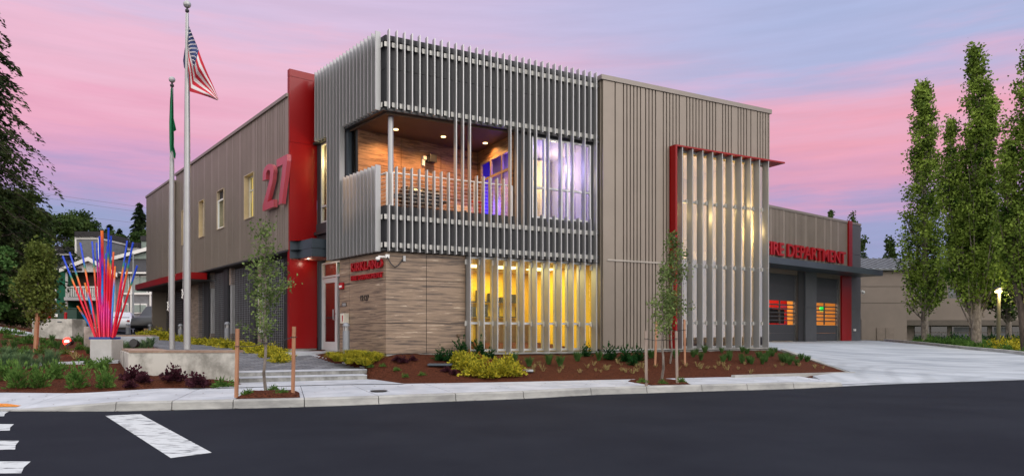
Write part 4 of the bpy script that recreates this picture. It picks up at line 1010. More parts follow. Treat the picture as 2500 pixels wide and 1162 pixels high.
# ---- lettering
M_num = mat('numeral_red', (.55,.05,.08), .3, coat=1.0, var=.03); M_num.node_tree.nodes['Principled BSDF'].inputs['Coat IOR'].default_value = 2.6; M_num.node_tree.nodes['Principled BSDF'].inputs['Coat Roughness'].default_value = .25
def numeral(w, parent, kind, ua, ub_, z0, z1, n0, dp):
    """condensed station numerals drawn as outlines; s in 0..1 across, t in 0..1 up"""
    if kind == '7': pts = [(0,1),(1,1),(1,.86),(.50,0),(.16,0),(.60,.83),(0,.83)]
    else:
        out = []; R = .5
        for k in range(0, 17):   # outer bowl from left to lower right
            a = math.pi-math.pi*k/16*1.12; out.append((.5+.5*math.cos(a), .80+.20*math.sin(a)))
        out += [(.93,.62),(.86,.53),(.45,.165),(1,.165),(1,0),(0,0),(0,.12),(.50,.52),(.64,.64)]
        for k in range(0, 11):
            a = 0+math.pi*k/10; out.append((.5+.19*math.cos(a), .79+.085*math.sin(a)))
        out += [(.31,.685),(0,.685)]
        pts = out
    mb = MB(); n = len(pts)
    vs = [w.p(ua+(ub_-ua)*s, n0, z0+(z1-z0)*t) for s, t in pts]+[w.p(ua+(ub_-ua)*s, n0+dp, z0+(z1-z0)*t) for s, t in pts]
    mb.add(vs, [tuple(range(n)), tuple(range(2*n-1, n-1, -1))]+[(i, i+n, (i+1)%n+n, (i+1)%n) for i in range(n)])
    o = mb.build('numeral', M_num, parent, recalc=True); bm = bmesh.new(); bm.from_mesh(o.data); bmesh.ops.triangulate(bm, faces=[f for f in bm.faces if len(f.verts) > 4]); bm.to_mesh(o.data); bm.free()
    return o
S27 = empty('station_number', W_L.p(.8, .1, 6), 'big red three dimensional number 27 mounted on the ribbed taupe wall', 'number sign')
N1 = .16
nz0 = W_L.z(640, 516, N1); nz1 = W_L.z(672, 392, N1); 
numeral(W_L, S27, '2', W_L.u(641, N1), W_L.u(668, N1), nz0, nz1, .04, .12)
numeral(W_L, S27, '7', W_L.u(675, N1), W_L.u(701, N1), nz0, nz1, .04, .12)
SK = empty('wall_sign', W_E.p(ue(900), 0, 3.1), 'red raised letters reading KIRKLAND FIRE DEPARTMENT on the timber wall by the entrance', 'sign')
wall_text(W_E, 'top_line', 'KIRKLAND', ue(856, .07), ue(931.5, .07), 3.02, 3.26, .012, .06, M_redl, SK, .012)
wall_text(W_E, 'bottom_line', 'FIRE DEPARTMENT', ue(856, .07), ue(931, .07), 2.77, 2.905, .012, .06, M_redl, SK, .008)
o = wall_text(W_E, 'house_number', '12127', ue(881), ue(901), 2.20, 2.35, .002, .015, M_black, None, .01); tag(o, 'black house number 12127 on the timber wall below the red letters', 'house number')
o = wall_text(W_G, 'garage_sign', 'FIRE DEPARTMENT', ug(1869, .15), ug(2065, .15), 6.12, 6.93, .03, .14, M_redl, None, .018); tag(o, 'long red raised letters reading FIRE DEPARTMENT above the garage canopy', 'sign')

# ---- small fixtures on the walls
t = empty('security_camera', W_E.p(uK+.1, .1, 3.3), 'white dome security camera on the timber corner beside a looping cable', 'security camera')
mb = MB(); c = W_E.p(uK+.02, .22, 3.22); mb.lathe((c.x, c.y, c.z-.03), [(.015,-.008),(.045,.0),(.06,.03),(.06,.065),(.035,.08)], 16); mb.build('housing', M_white, t)
mb = MB(); mb.lathe((c.x, c.y, c.z-.1), [(.01,.02),(.028,.03),(.038,.045),(.038,.068)], 14); mb.build('dome', M_black, t)
mb = MB(); W_B.box(mb, -.02, .08, .0, .06, 3.26, 3.35); W_E.box(mb, uK, uK+.05, .0, .2, 3.27, 3.31); mb.build('mount', M_white, t)
mb = MB(); mb.tube([W_B.p(.02+.46*s, .06-.03*s, 3.28-.27*math.sin(math.pi*min(1, s*1.02))*(1-.25*s)) for s in np.linspace(0, 1, 14)], .014, 8); mb.build('conduit', M_char, t)
mb = MB(); W_B.box(mb, .455, .52, 0, .05, 3.20, 3.34); mb.build('junction_box', M_silver, t)
t = empty('fire_alarm_horn', W_E.p(ue(836), .0, 2.5), 'small red fire alarm horn high on the timber wall beside the entrance', 'alarm')
mb = MB(); W_E.box(mb, ue(841), ue(832.5), 0, .07, 2.58, 2.76); mb.build('housing', M_redl, t, bevel=.01)
mb = MB(); W_E.box(mb, ue(840), ue(834), .071, .08, 2.62, 2.68); mb.build('strobe', M_white, t)
t = empty('notice_plate', W_E.p(ue(840), 0, 2), 'small dark notice plate with white lines beside the entrance', 'sign plate')
mb = MB(); W_E.box(mb, ue(846), ue(835.5), 0, .012, 2.08, 2.19); mb.build('plate', M_black, t)
mb = MB()
for z in (2.10, 2.13, 2.155): W_E.box(mb, ue(845), ue(837), .0125, .014, z, z+.010)
mb.build('text_line', M_white, t)
t = empty('emergency_phone_box', W_E.p(ue(846), 0, 1.6), 'cream emergency phone box on the timber wall behind the big bollard', 'phone box')
mb = MB(); W_E.box(mb, ue(852), ue(843), 0, .16, 1.60, 1.88); mb.build('cabinet', mat('cream_metal', (.62,.60,.52), .5), t, bevel=.01)
mb = MB(); W_E.box(mb, ue(850), ue(848), .161, .165, 1.66, 1.82); W_E.box(mb, ue(850.5), ue(846), .161, .164, 1.64, 1.65); mb.build('red_mark', M_redl, t)
mb = MB(); W_E.box(mb, ue(838.5), ue(834.5), 0, .06, 1.63, 1.74); o = mb.build('card_reader', M_black, bevel=.008); tag(o, 'small black card reader on the timber wall right beside the door', 'card reader')
t = empty('garage_camera', W_G.p(uG1, .1, 4.0), 'small pale security camera on the right corner of the garage', 'security camera')
mb = MB(); W_G.box(mb, uG1, uG1+.25, .0, .1, 4.3, 4.42); mb.build('arm', M_white, t)
mb = MB(); c = W_G.p(uG1+.36, .05, 4.28); mb.lathe((c.x, c.y, c.z-.12), [(.03,0),(.11,.03),(.13,.12),(.1,.2),(0.02,.22)], 14); mb.build('housing', M_white, t)
mb = MB(); W_G.box(mb, ug(2082), ug(2086), .03, .12, 1.5, 1.66); o = mb.build('outlet_box', M_white, bevel=.01); tag(o, 'tiny white outlet box low on the dark garage pier', 'outlet')
mb = MB(); W_B.box(mb, ub(1115), ub(1123), 0, .05, 1.22, 1.30); o = mb.build('hose_tap', M_droom, bevel=.008); tag(o, 'small brown hose tap low on the timber panel', 'tap')

# ---- balcony objects
t = empty('barbecue_grill', Wk.p(Wk.u(1020), .6, 4.34), 'large black barbecue grill with a rounded lid on the balcony', 'grill')
ga, gb = Wk.u(985, .55), Wk.u(1068, .55); gm = (ga+gb)/2
mb = MB(); nn = 12; ring = []
for k in range(nn+1):
    a = math.pi*k/nn; ring.append((.55+.30*math.cos(a), 5.20+.27*math.sin(a)))
vs = [Wk.p(ga, n_, z_) for n_, z_ in ring]+[Wk.p(gb, n_, z_) for n_, z_ in ring]
m_ = nn+1; mb.add(vs, [(i, i+1, m_+i+1, m_+i) for i in range(nn)]+[tuple(range(m_)), tuple(range(2*m_-1, m_-1, -1)), (0, m_, 2*m_-1, nn)]); mb.build('lid', mat('black_enamel', (.02,.02,.022), .18, coat=.5), t, recalc=True)
mb = MB(); Wk.box(mb, ga, gb, .28, .82, 4.95, 5.19); Wk.box(mb, ga-.4, ga-.01, .35, .75, 5.12, 5.17); Wk.box(mb, gb+.01, gb+.3, .35, .75, 5.12, 5.17); mb.build('body', M_black, t, bevel=.01)
mb = MB(); 
for u in (ga+.05, gb-.05):
    for n_ in (.32, .78): mb.tube([Wk.p(u, n_, 4.34), Wk.p(u, n_, 4.95)], .02, 6)
Wk.box(mb, ga+.08, gb-.08, .35, .75, 4.55, 4.6); mb.build('stand', M_black, t)
mb = MB(); mb.tube([Wk.p(ga+.15, .90, 5.3), Wk.p(gb-.15, .90, 5.3)], .014, 8); mb.build('handle', M_silver, t)
t = empty('wall_speaker', Wk.p(Wk.u(1045), .1, 5.9), 'black box speaker on the balcony timber wall', 'speaker')
sz = Wk.z(1043, 391); mb = MB(); Wk.box(mb, Wk.u(1038), Wk.u(1055), .05, .28, sz-.10, sz+.12); mb.build('cabinet', M_black, t, bevel=.015)
mb = MB(); Wk.box(mb, Wk.u(1030), Wk.u(1038), 0, .1, sz-.02, sz+.08); mb.build('mount', M_white, t)
mb = MB(); Wk.box(mb, Wk.u(1029), Wk.u(1035), 0, .06, Wk.z(1032, 405), Wk.z(1032, 390)); o = mb.build('wall_lamp', M_white); tag(o, 'small pale cylinder lamp below the black speaker on the balcony', 'wall lamp')
t = empty('patio_armchair', Wk.p(Wk.u(1138), .7, 4.34), 'cream cushioned patio armchair on the balcony', 'armchair')
a = Wk.u(1128, .6); M_cush = mat('cream_cushion', (.62,.45,.27), .9)
mb = MB(); Wk.box(mb, a, a+.62, .3, .85, 4.62, 4.82); mb.build('seat', M_cush, t, bevel=.04)
mb = MB(); Wk.box(mb, a, a+.62, .15, .3, 4.7, 5.2); mb.build('backrest', M_cush, t, bevel=.04)
mb = MB(); Wk.box(mb, a-.06, a-.005, .2, .85, 4.34, 4.95); Wk.box(mb, a+.625, a+.68, .2, .85, 4.34, 4.95); mb.build('frame', M_droom, t)
t = empty('red_patio_chair', Wk.p(Wk.u(1178), .9, 4.34), 'red metal patio chair by the balcony doors', 'chair')
a = Wk.u(1150, .9)+.2; M_rc = mat('red_chair_metal', (.45,.02,.015), .4)
mb = MB(); Wk.box(mb, a, a+.45, .7, 1.15, 4.76, 4.79); mb.build('seat', M_rc, t)
mb = MB(); 
for k in range(4): Wk.box(mb, a+.02+k*.12, a+.07+k*.12, .68, .70, 4.82, 5.25)
Wk.box(mb, a, a+.45, .675, .705, 5.25, 5.3); mb.build('backrest', M_rc, t)
for u in (a+.02, a+.43):
    for n_ in (.72, 1.12): mb = MB(); mb.tube([Wk.p(u, n_, 4.34), Wk.p(u, n_, 4.76)], .014, 6); mb.build('leg', M_rc, t)
# ------------------------------------------------------------------ vegetation
def ground_at(px, py):
    a = (px-CX)/F; b = -(py-HY)/F; prev = None
    for Z in np.arange(13, 60, .05):
        if EZ+b*Z <= hgt(a*Z, Z): return Vector((a*Z, Z, hgt(a*Z, Z)-.02))
    return at(px, py, 60)
def ground_Z(px, Z, dz=0): x = (px-CX)/F*Z; return Vector((x, Z, hgt(x, Z)+dz))
def leaf_obj(name, C, size, m, parent=None, asp=.55, D=None, droop=0.0, up=0.0, curl=.25, rel=False):
    """C (N,3) leaf centres; D optional (N,3) leaf directions; many small folded leaf blades in one mesh"""
    C = np.asarray(C, float); n = len(C); size = np.broadcast_to(np.asarray(size, float), (n,))[:, None]*RNG.uniform(.65, 1.35, (n, 1))
    if D is None: D = RNG.normal(size=(n, 3))
    D = D+np.array([0, 0, up-droop]); D = D/np.maximum(np.linalg.norm(D, axis=1, keepdims=True), 1e-6)
    A = np.cross(D, RNG.normal(size=(n, 3))); A /= np.maximum(np.linalg.norm(A, axis=1, keepdims=True), 1e-6)
    Nn = np.cross(D, A)
    p0 = C-D*size*.5; p1 = C-A*size*asp*.5+Nn*size*curl*.3; p2 = C+D*size*.5; p3 = C+A*size*asp*.5+Nn*size*curl*.3
    V = np.stack([p0, p1, p2, p3], 1).reshape(-1, 3)
    if parent is not None and not rel: V = V-np.array(base_of(parent))
    me = bpy.data.meshes.new(name); me.vertices.add(4*n); me.vertices.foreach_set('co', V.ravel())
    me.loops.add(4*n); me.loops.foreach_set('vertex_index', np.arange(4*n)); me.polygons.add(n)
    me.polygons.foreach_set('loop_start', np.arange(n)*4); me.polygons.foreach_set('loop_total', np.full(n, 4)); me.update(calc_edges=True)
    me.materials.append(m); o = bpy.data.objects.new(name, me); COL.objects.link(o)
    if parent is not None: o.parent = parent
    return o
def leafmat(name, c1, c2, scale=1.5, rough=.7, trans=.25): return mat(name, c1, rough, scale=scale, col2=c2, trans=trans, detail=3, spec=.12)
L_pop = leafmat('poplar_leaf', (.022,.06,.006), (.27,.38,.065), 1.3, )
L_dark = leafmat('dark_leaf', (.010,.026,.006), (.055,.10,.022), .8)
L_mid = leafmat('mid_leaf', (.018,.04,.010), (.075,.12,.03), .9)
L_con = leafmat('conifer_leaf', (.006,.015,.008), (.03,.05,.018), 1)
L_sap = leafmat('sapling_leaf', (.05,.09,.022), (.22,.30,.10), 4)
L_maple = leafmat('maple_leaf', (.05,.08,.012), (.17,.21,.05), 3)
L_yel = leafmat('golden_leaf', (.06,.11,.012), (.66,.56,.05), 9)
L_shrub = leafmat('shrub_leaf', (.03,.085,.015), (.15,.27,.06), 8)
L_laurel = leafmat('laurel_leaf', (.006,.03,.008), (.02,.09,.02), 7)
L_grass = leafmat('grass_blade', (.035,.09,.02), (.11,.21,.06), 6)
L_lav = leafmat('grey_green_leaf', (.05,.10,.05), (.17,.27,.12), 5)
L_purp = leafmat('purple_leaf', (.018,.006,.010), (.10,.03,.045), 9)
L_rust = leafmat('rusty_leaf', (.10,.03,.01), (.35,.20,.03), 6)
L_straw = leafmat('straw_blade', (.20,.15,.06), (.42,.36,.16), 9)

def upright_tree(name, label, base, H, spires, tr, lm, leaf=.17, per=38, br=120, bm=None, group=None, seed=1, clear=1.6, cat='tree', asp=.75):
    rnd = np.random.default_rng(seed); base = Vector(base)
    t = empty(name, base, label, cat, group); tb = MB(); Cs = []
    for (dx, dy, z0, z1, R, nb) in spires:
        k = 9; P = []
        for i in range(k+1):
            s = i/k; w = min(1, s*1.7)**1.5
            P.append(base+Vector((dx*w**.8+.12*math.sin(i*1.7+seed)*s, dy*w**.8+.1*math.cos(i*2.1)*s, z1*s)))
        tb.tube(P, [tr*(1-.93*i/k)*(1 if abs(dx) < .35 else .38)+.01 for i in range(k+1)], 8)
        for b in range(nb):
            s = rnd.uniform(0, 1)**.9; z = z0+(z1-z0)*s
            prof = (min(1, (s+.12)/.22)**.7)*(1-s)**.62+.07
            R_ = R*prof*rnd.uniform(.5, 1.28); a = rnd.uniform(0, 2*math.pi)
            f = z/z1; i0 = min(k-1, int(f*k)); ax = P[i0].lerp(P[i0+1], f*k-i0)
            rise = rnd.uniform(.8, 2.0)*(R_/R+.35)
            end = ax+Vector((math.cos(a)*R_, math.sin(a)*R_, rise)); start = ax+Vector((0, 0, -rise*.35))
            mid = start.lerp(end, .55)+Vector((math.cos(a)*R_*.16, math.sin(a)*R_*.16, -.12*rise))
            if b % 2 == 0 or s < .25: tb.tube([start, mid, end], [.045*(1-s)+.012, .028*(1-s)+.008, .004], 4, cap=False)
            n = int(per*(.5+.8*R_/R))
            u = rnd.uniform(.25, 1.02, n)[:, None]
            pts = (1-u)**2*np.array(start)+2*u*(1-u)*np.array(mid)+u*u*np.array(end)
            # tight tufts strung along the branch
            nk = 4; ct = rnd.uniform(.35, 1.0, nk)[:, None]; cc_ = (1-ct)**2*np.array(start)+2*ct*(1-ct)*np.array(mid)+ct*ct*np.array(end)+rnd.normal(size=(nk, 3))*.10
            kk = rnd.integers(0, nk, n); Cs.append(cc_[kk]+rnd.normal(size=(n, 3))*(.11+.07*R_)*np.array([1, 1, 1.25]))
    tb.build('trunk', bm or M_bark, t)
    leaf_obj('crown', np.concatenate(Cs), leaf, lm, t, asp=asp, curl=.6)
    return t
def gp(px, Z): return ground_Z(px, Z)
G_p = 'tall upright trees along the right side of the driveway'
upright_tree('columnar_tree', 'narrow columnar tree closest to the garage, first of the tall right-hand trees', gp(2258, 47), 17, [(0,0,1.7,16.9,1.45,230)], .22, L_pop, leaf=.17, per=84, seed=3, group=G_p)
upright_tree('columnar_tree', 'tallest columnar tree with several pointed tops, between the narrow one and the thick trunk', gp(2383, 38), 17, [(0,0,1.9,15.6,1.08,200),(-1.15,.3,1.8,11.8,.72,95),(.6,-.2,4,13.6,.5,75),(-.6,.2,1.7,8.2,1.0,80),(.85,.2,1.9,7.5,.85,70)], .25, L_pop, leaf=.15, per=84, seed=8, group=G_p)
upright_tree('columnar_tree', 'tall tree with a thick dark trunk at the right edge of the view', gp(2503, 33), 17, [(.35,0,1.8,13.9,1.15,190),(-.55,.3,3.6,9.4,.42,60),(1.4,0,2.6,12,1.2,80)], .42, L_pop, leaf=.14, per=84, bm=M_barkd, seed=5, group=G_p)
upright_tree('columnar_tree', 'dark leafy tree behind the street lamp among the tall right-hand trees', gp(2462, 52), 10, [(0,0,1.5,9.6,1.5,150)], .2, L_dark, leaf=.26, per=36, seed=6, group=G_p)
upright_tree('columnar_tree', 'tall tree just beyond the right edge of the view', gp(2620, 38), 15, [(0,0,1.6,14,2.4,160)], .3, L_mid, leaf=.24, per=36, seed=12, group=G_p)
for i, (px, yt, R, lab) in enumerate(((2168, 588, .85, 'tiny far tree with twin tops above the grey metal roof'), (2180, 592, .8, 'tiny far pointed tree right beside the twin-topped one'), (2084, 518, 1.3, 'far leafy treetop rising above the garage beside the red strip'), (2027, 522, .8, 'far small treetop peeking over the middle of the garage roof'), (2106, 588, 1.2, 'far green treetop just right of the garage corner'))):
    b = ground_Z(px, 95); upright_tree('far_tree', lab, b, 10, [(0,0,4,at(px, yt, 95).z-b.z,R,60)], .15, L_mid, leaf=.33, per=26, seed=20+i, group='far treetops behind the garage')

def round_tree(name, label, base, H, R, lm, n=14000, leaf=.3, tr=.3, seed=1, group=None, z0=.25, lobes=9, cat='tree', bm=None, flat=1.0):
    rnd = np.random.default_rng(seed); base = Vector(base); t = empty(name, base, label, cat, group); tb = MB()
    k = 8; P = [base+Vector((.25*math.sin(i+seed)*i/k, .2*math.cos(i*1.3)*i/k, H*.85*i/k)) for i in range(k+1)]
    tb.tube(P, [tr*(1-.85*i/k) for i in range(k+1)], 8); Cs = []; 
    L = []
    for i in range(lobes*4):
        s = rnd.uniform(z0, .97); prof = math.sqrt(max(.03, 1-((s-.45)/.56)**2)); a = rnd.uniform(0, 6.283); rr = R*prof*rnd.uniform(.35, .85)
        c = base+Vector((math.cos(a)*rr, math.sin(a)*rr, H*s)); L.append((c, R*rnd.uniform(.16, .34)))
        st = P[min(k, int(s*.75*k))]; tb.tube([st, st.lerp(c, .6)+Vector((0,0,.2)), c], [tr*.22, tr*.12, .01], 4, cap=False)
    m_ = n//len(L)
    for c, r in L:
        d = rnd.normal(size=(m_, 3)); d /= np.linalg.norm(d, axis=1, keepdims=True); q = d*(rnd.uniform(.35, 1.08, (m_, 1)))*r; q[:, 2] *= .7*flat
        Cs.append(np.array(c)+q+rnd.normal(size=(m_, 3))*.08*R/3)
    tb.build('trunk', bm or M_barkd, t); leaf_obj('crown', np.concatenate(Cs), leaf, lm, t, asp=.7, curl=.5); return t
def conifer(name, label, base, H, R, lm, seed=1, group=None, tiers=34, leaf=.28, per=90, droop=.5, start=.08, nb=9, cat='tree'):
    rnd = np.random.default_rng(seed); base = Vector(base); t = empty(name, base, label, cat, group); tb = MB()
    tb.tube([base, base+Vector((.1,0,H*.5)), base+Vector((0,0,H))], [.028*H*.5, .015*H*.5, .01], 8); Cs = []; Ds = []
    for i in range(tiers):
        s = start+(1-start)*i/tiers; z = H*s; Lr = R*(1-s)**.8+.12
        for b in range(nb):
            a = rnd.uniform(0, 6.283); Lb = Lr*rnd.uniform(.55, 1.12); out = np.array([math.cos(a), math.sin(a), 0]); st = np.array(base)+np.array([0, 0, z+rnd.uniform(-.2, .2)])
            p = lambda u: st+out*Lb*u+np.array([0, 0, .25*Lb*math.sin(u*2.2)*(1-u*.2)-droop*Lb*u*u])
            if Lb > .8: tb.tube([Vector(p(0)), Vector(p(.5)), Vector(p(1))], [.03+.01*Lb, .02, .005], 4, cap=False)
            n = int(per*(Lb/R+.15)); u = rnd.uniform(.12, 1, n)
            q = np.array([p(x) for x in u]); side = np.cross(out, [0, 0, 1]); w = (.10+.22*Lb*(1-u*.75))*rnd.normal(size=n)*.6
            q += side*w[:, None]; q[:, 2] -= np.abs(w)*.35+np.abs(rnd.normal(size=n))*.12*Lb**.5
            Cs.append(q); Ds.append(np.tile(out, (n, 1))*.7+side*np.sign(w)[:, None]*.6+rnd.normal(size=(n, 3))*.25)
    tb.build('trunk', M_barkd, t); leaf_obj('crown', np.concatenate(Cs), leaf, lm, t, asp=.35, D=np.concatenate(Ds), droop=.45); return t

GL = 'trees behind the garden on the left'
conifer('cedar_tree', 'big dark cedar with drooping branches reaching in from the left edge', gp(-95, 31), 17.2, 4.9, leafmat('cedar_leaf', (.010,.022,.008), (.055,.075,.022), 1.2), seed=4, group=GL, tiers=48, leaf=.24, per=150, droop=.42, start=.1, nb=10)
round_tree('broadleaf_tree', 'dense dark green tree mass behind the concrete cabinet at far left', gp(30, 47), 8.8, 2.5, leafmat('woodland_leaf', (.012,.03,.006), (.10,.16,.03), 1.0), n=24000, leaf=.22, seed=2, group=GL, z0=.05, lobes=14)
round_tree('broadleaf_tree', 'dark leafy tree filling the left edge below the cedar', gp(-110, 42), 9.5, 3.6, L_dark, n=22000, leaf=.26, seed=3, group=GL, z0=.05, lobes=13)
round_tree('broadleaf_tree', 'pale leafy shrubby tree low at the left edge above the fence', gp(-12, 30), 3.4, 1.25, leafmat('pale_leaf', (.03,.08,.02), (.12,.24,.07), 3), n=5500, leaf=.15, tr=.06, seed=9, group=GL, z0=.1)
round_tree('bush', 'dark rounded bush before the timber fence at far left', gp(32, 31), 1.9, .9, L_mid, n=4500, leaf=.10, tr=.04, seed=14, z0=.05, cat='bush')
round_tree('bush', 'low dark bush between the fence and the young maple', gp(6, 30.5), 1.0, .7, L_dark, n=2500, leaf=.10, tr=.04, seed=15, z0=.05, cat='bush')
for i, (px, yt, Z, R, lm, lab) in enumerate(((95, 515, 90, 3.6, L_mid, 'mid green tree just right of the dense dark tree'), (158, 528, 95, 4.6, L_mid, 'mid green tree behind the left roof of the apartment house'), (212, 524, 100, 5.2, L_dark, 'dark tree behind the grey stair tower of the apartment house'), (300, 562, 96, 3.6, L_mid, 'rounded green tree behind the right roof of the apartment house'), (40, 500, 70, 3.6, L_dark, 'tall dark tree behind the dense mass at far left'), (100, 590, 66, 1.5, L_mid, 'smaller green tree left of the apartment house'), (350, 560, 90, 3.2, L_dark, 'dark round tree right against the corner of the station'))):
    b = ground_Z(px, Z); round_tree('broadleaf_tree', lab, b, at(px, yt, Z).z-b.z, R, lm, n=15000, leaf=.36, seed=30+i, group=GL, z0=.1, lobes=11)
for i, (px, yt, Z, R, lab) in enumerate(((340, 492, 92, 3.4, 'tall pointed conifer right beside the corner of the station'), (268, 546, 104, 3.6, 'dark pointed conifer behind the coloured sculpture'), (292, 556, 110, 3.0, 'smaller pointed conifer between the sculpture and the tall one'))):
    b = ground_Z(px, Z); conifer('conifer', lab, b, at(px, yt, Z).z-b.z, R, L_con, seed=50+i, group='pointed conifers behind the apartment house', tiers=30, leaf=.55, per=50, nb=9, droop=.25)

# young trees with stakes
def sapling(name, label, base, H, R, z0, n, leaf, lm, seed, lean=0, nb=26, group=None, bm=None, tr=.03):
    rnd = np.random.default_rng(seed); base = Vector(base); t = empty(name, base, label, 'young tree', group); tb = MB(); k = 10
    P = [base+Vector((lean*i/k*H+.02*math.sin(i*1.9+seed), .02*math.cos(i*2.3), H*.97*i/k)) for i in range(k+1)]
    tb.tube(P, [tr*(1-.85*i/k) for i in range(k+1)], 8); Cs = []
    for b in range(nb):
        s = rnd.uniform(0, 1); z = z0+(H*.95-z0)*s; f = z/(H*.97); i0 = min(k-1, int(f*k)); ax = P[i0].lerp(P[i0+1], f*k-i0); a = rnd.uniform(0, 6.283)
        L = R*(1.05-.72*s)*rnd.uniform(.4, 1.15); end = ax+Vector((math.cos(a)*L, math.sin(a)*L, L*rnd.uniform(.3, .9)+.08)); mid = ax.lerp(end, .5)+Vector((0, 0, -.04))
        tb.tube([ax, mid, end], [.009, .006, .002], 4, cap=False); m_ = int(n/nb*(.5+L/R)); u = rnd.uniform(.15, 1.0, m_)[:, None]
        Cs.append((1-u)**2*np.array(ax)+2*u*(1-u)*np.array(mid)+u*u*np.array(end)+rnd.normal(size=(m_, 3))*.045*(1+R))
    tb.build('trunk', bm or M_bark, t); leaf_obj('crown', np.concatenate(Cs), leaf, lm, t, asp=.8, curl=.5); return t
def pz(px, py, p): return EZ-(py-HY)/F*p.y
pA = atz(647, 951, .22); sapling('young_tree', 'slender staked young tree in the kerbside mulch pit before the steps', pA, pz(647, 532, pA)-.22, .60, .95, 1700, .055, L_sap, 3, nb=50, tr=.032)
pB = atz(1618, 927, .22); sapling('young_tree', 'slender young tree in the kerbside pit in front of the red surround', pB, pz(1618, 640, pB)-.22, .30, .95, 700, .06, L_sap, 5, nb=24, tr=.035)
pC = ground_at(1637, 886); sapling('young_tree', 'fuller young tree standing in the mulch bed just behind the kerbside one', pC, pz(1637, 562, pC)-pC.z, .60, 1.05, 2300, .065, L_sap, 6, lean=.035, nb=50, tr=.03)
pM = ground_at(93, 858); sapling('young_maple', 'bushy young maple tied to a stake in the left garden', pM, pz(93, 588, pM)-pM.z, .70, .75, 5200, .085, L_maple, 7, nb=80, tr=.035)
def stake(px0, py0, px1, py1, base, lab, m=M_stake, w=.055):
    p = Vector(base); top = at(px1, py1, p.y)
    mb = MB(); h = w/2
    mb.hexa([(p.x-h,p.y-h,p.z-.05),(p.x+h,p.y-h,p.z-.05),(p.x+h,p.y+h,p.z-.05),(p.x-h,p.y+h,p.z-.05),(top.x-h,p.y-h,top.z),(top.x+h,p.y-h,top.z),(top.x+h,p.y+h,top.z),(top.x-h,p.y+h,top.z)])
    o = mb.build('tree_stake', m); tag(o, lab, 'stake', 'timber stakes holding the young trees'); return p, top
def tie(p, q, z, lab, tr):
    mb = MB(); a = Vector((p[0].lerp(p[1], .8).x, p[0].y-.03, z[0])); b = Vector((q.x, q.y-.03, z[1])); mb.tube([a, a.lerp(b, .5)+Vector((0,0,-.03)), b], .007, 6)
    for c in (a, b): mb.tube([c+Vector((-.045,-.0,0)), c+Vector((-.0,-.03,0)), c+Vector((.045,0,0)), c+Vector((.045,.07,0)), c+Vector((-.045,.07,0)), c+Vector((-.045,0,0))], .006, 5)
    o = mb.build('tree_tie', M_black); tag(o, lab, 'tie')
s1 = stake(578, 964, 580, 802, atz(577, 963, .22), 'timber stake left of the slender tree before the steps')
s2 = stake(715, 958, 718, 797, atz(715, 958, .22), 'orange timber stake right of the slender tree before the steps')
za = pz(647, 838, pA); zs1 = pz(580, 845, s1[0]); zs2 = pz(717, 822, s2[0])
tie(s1, pA, (zs1, za), 'black rubber tie from the left stake to the tree before the steps', 0); tie(s2, pA, (zs2, za), 'black rubber tie from the right stake to the tree before the steps', 0)
s3 = stake(1578, 936, 1577, 807, atz(1578, 936, .2), 'grey weathered stake at the left of the kerbside pit by the block', M_stakeg)
s4 = stake(1653, 933, 1651, 808, atz(1653, 933, .2), 'grey weathered stake at the right of the kerbside pit by the block', M_stakeg)
g5 = ground_at(1599, 889); s5 = stake(1599, 889, 1603, 784, g5, 'brown stake left of the fuller tree in the mulch bed')
g6 = ground_at(1672, 889); s6 = stake(1672, 889, 1671, 780, g6, 'brown stake right of the fuller tree in the mulch bed')
zb_ = pz(1618, 829, pB); tie(s3, pB, (zb_+.03, zb_), 'black tie from the left grey stake to the kerbside tree', 0); tie(s4, pB, (zb_+.03, zb_), 'black tie from the right grey stake to the kerbside tree', 0)
zc_ = pz(1637, 805, pC); tie(s6, pC, (zc_, zc_), 'black tie from the brown right stake to the fuller tree', 0)
s7 = stake(92, 860, 92, 764, pM+Vector((.0, -.12, 0)), 'thick light timber stake in front of the young maple', w=.085)

# small plants
def blades(n, R, H, m, name, wid=.012, arch=.5, seed=0, lean=1.0):
    rnd = np.random.default_rng(seed); mb = MB()
    for i in range(n):
        a = rnd.uniform(0, 6.283); r0 = R*.25*rnd.uniform(0, 1); L = H*rnd.uniform(.6, 1.1); o_ = R*rnd.uniform(.3, 1)*lean
        c, s = math.cos(a), math.sin(a); b = rnd.uniform(0, 6.283); wx, wy = math.cos(b)*wid/2, math.sin(b)*wid/2
        p = [(c*r0, s*r0, 0), (c*(r0+o_*.45), s*(r0+o_*.45), L*.75), (c*(r0+o_), s*(r0+o_), L*(1-arch*.35*rnd.uniform(.2, 1.5)))]
        mb.add([(p[0][0]-wx, p[0][1]-wy, 0), (p[0][0]+wx, p[0][1]+wy, 0), (p[1][0]+wx*.9, p[1][1]+wy*.9, p[1][2]), (p[1][0]-wx*.9, p[1][1]-wy*.9, p[1][2]), (p[2][0], p[2][1], p[2][2])], [(0,1,2,3), (3,2,4)])
    return mb
def bushpts(n, R, H, seed, shell=.4, base=.0):
    rnd = np.random.default_rng(seed); d = rnd.normal(size=(n, 3)); d /= np.linalg.norm(d, axis=1, keepdims=True); d[:, 2] = np.abs(d[:, 2])
    lob = 1+.28*np.sin(np.arctan2(d[:, 1], d[:, 0])*3+seed)+.15*np.sin(d[:, 2]*7+seed)
    q = d*rnd.uniform(shell, 1, (n, 1))*lob[:, None]*np.array([R, R, H]); q[:, 2] += base; return q, d
protos = {}
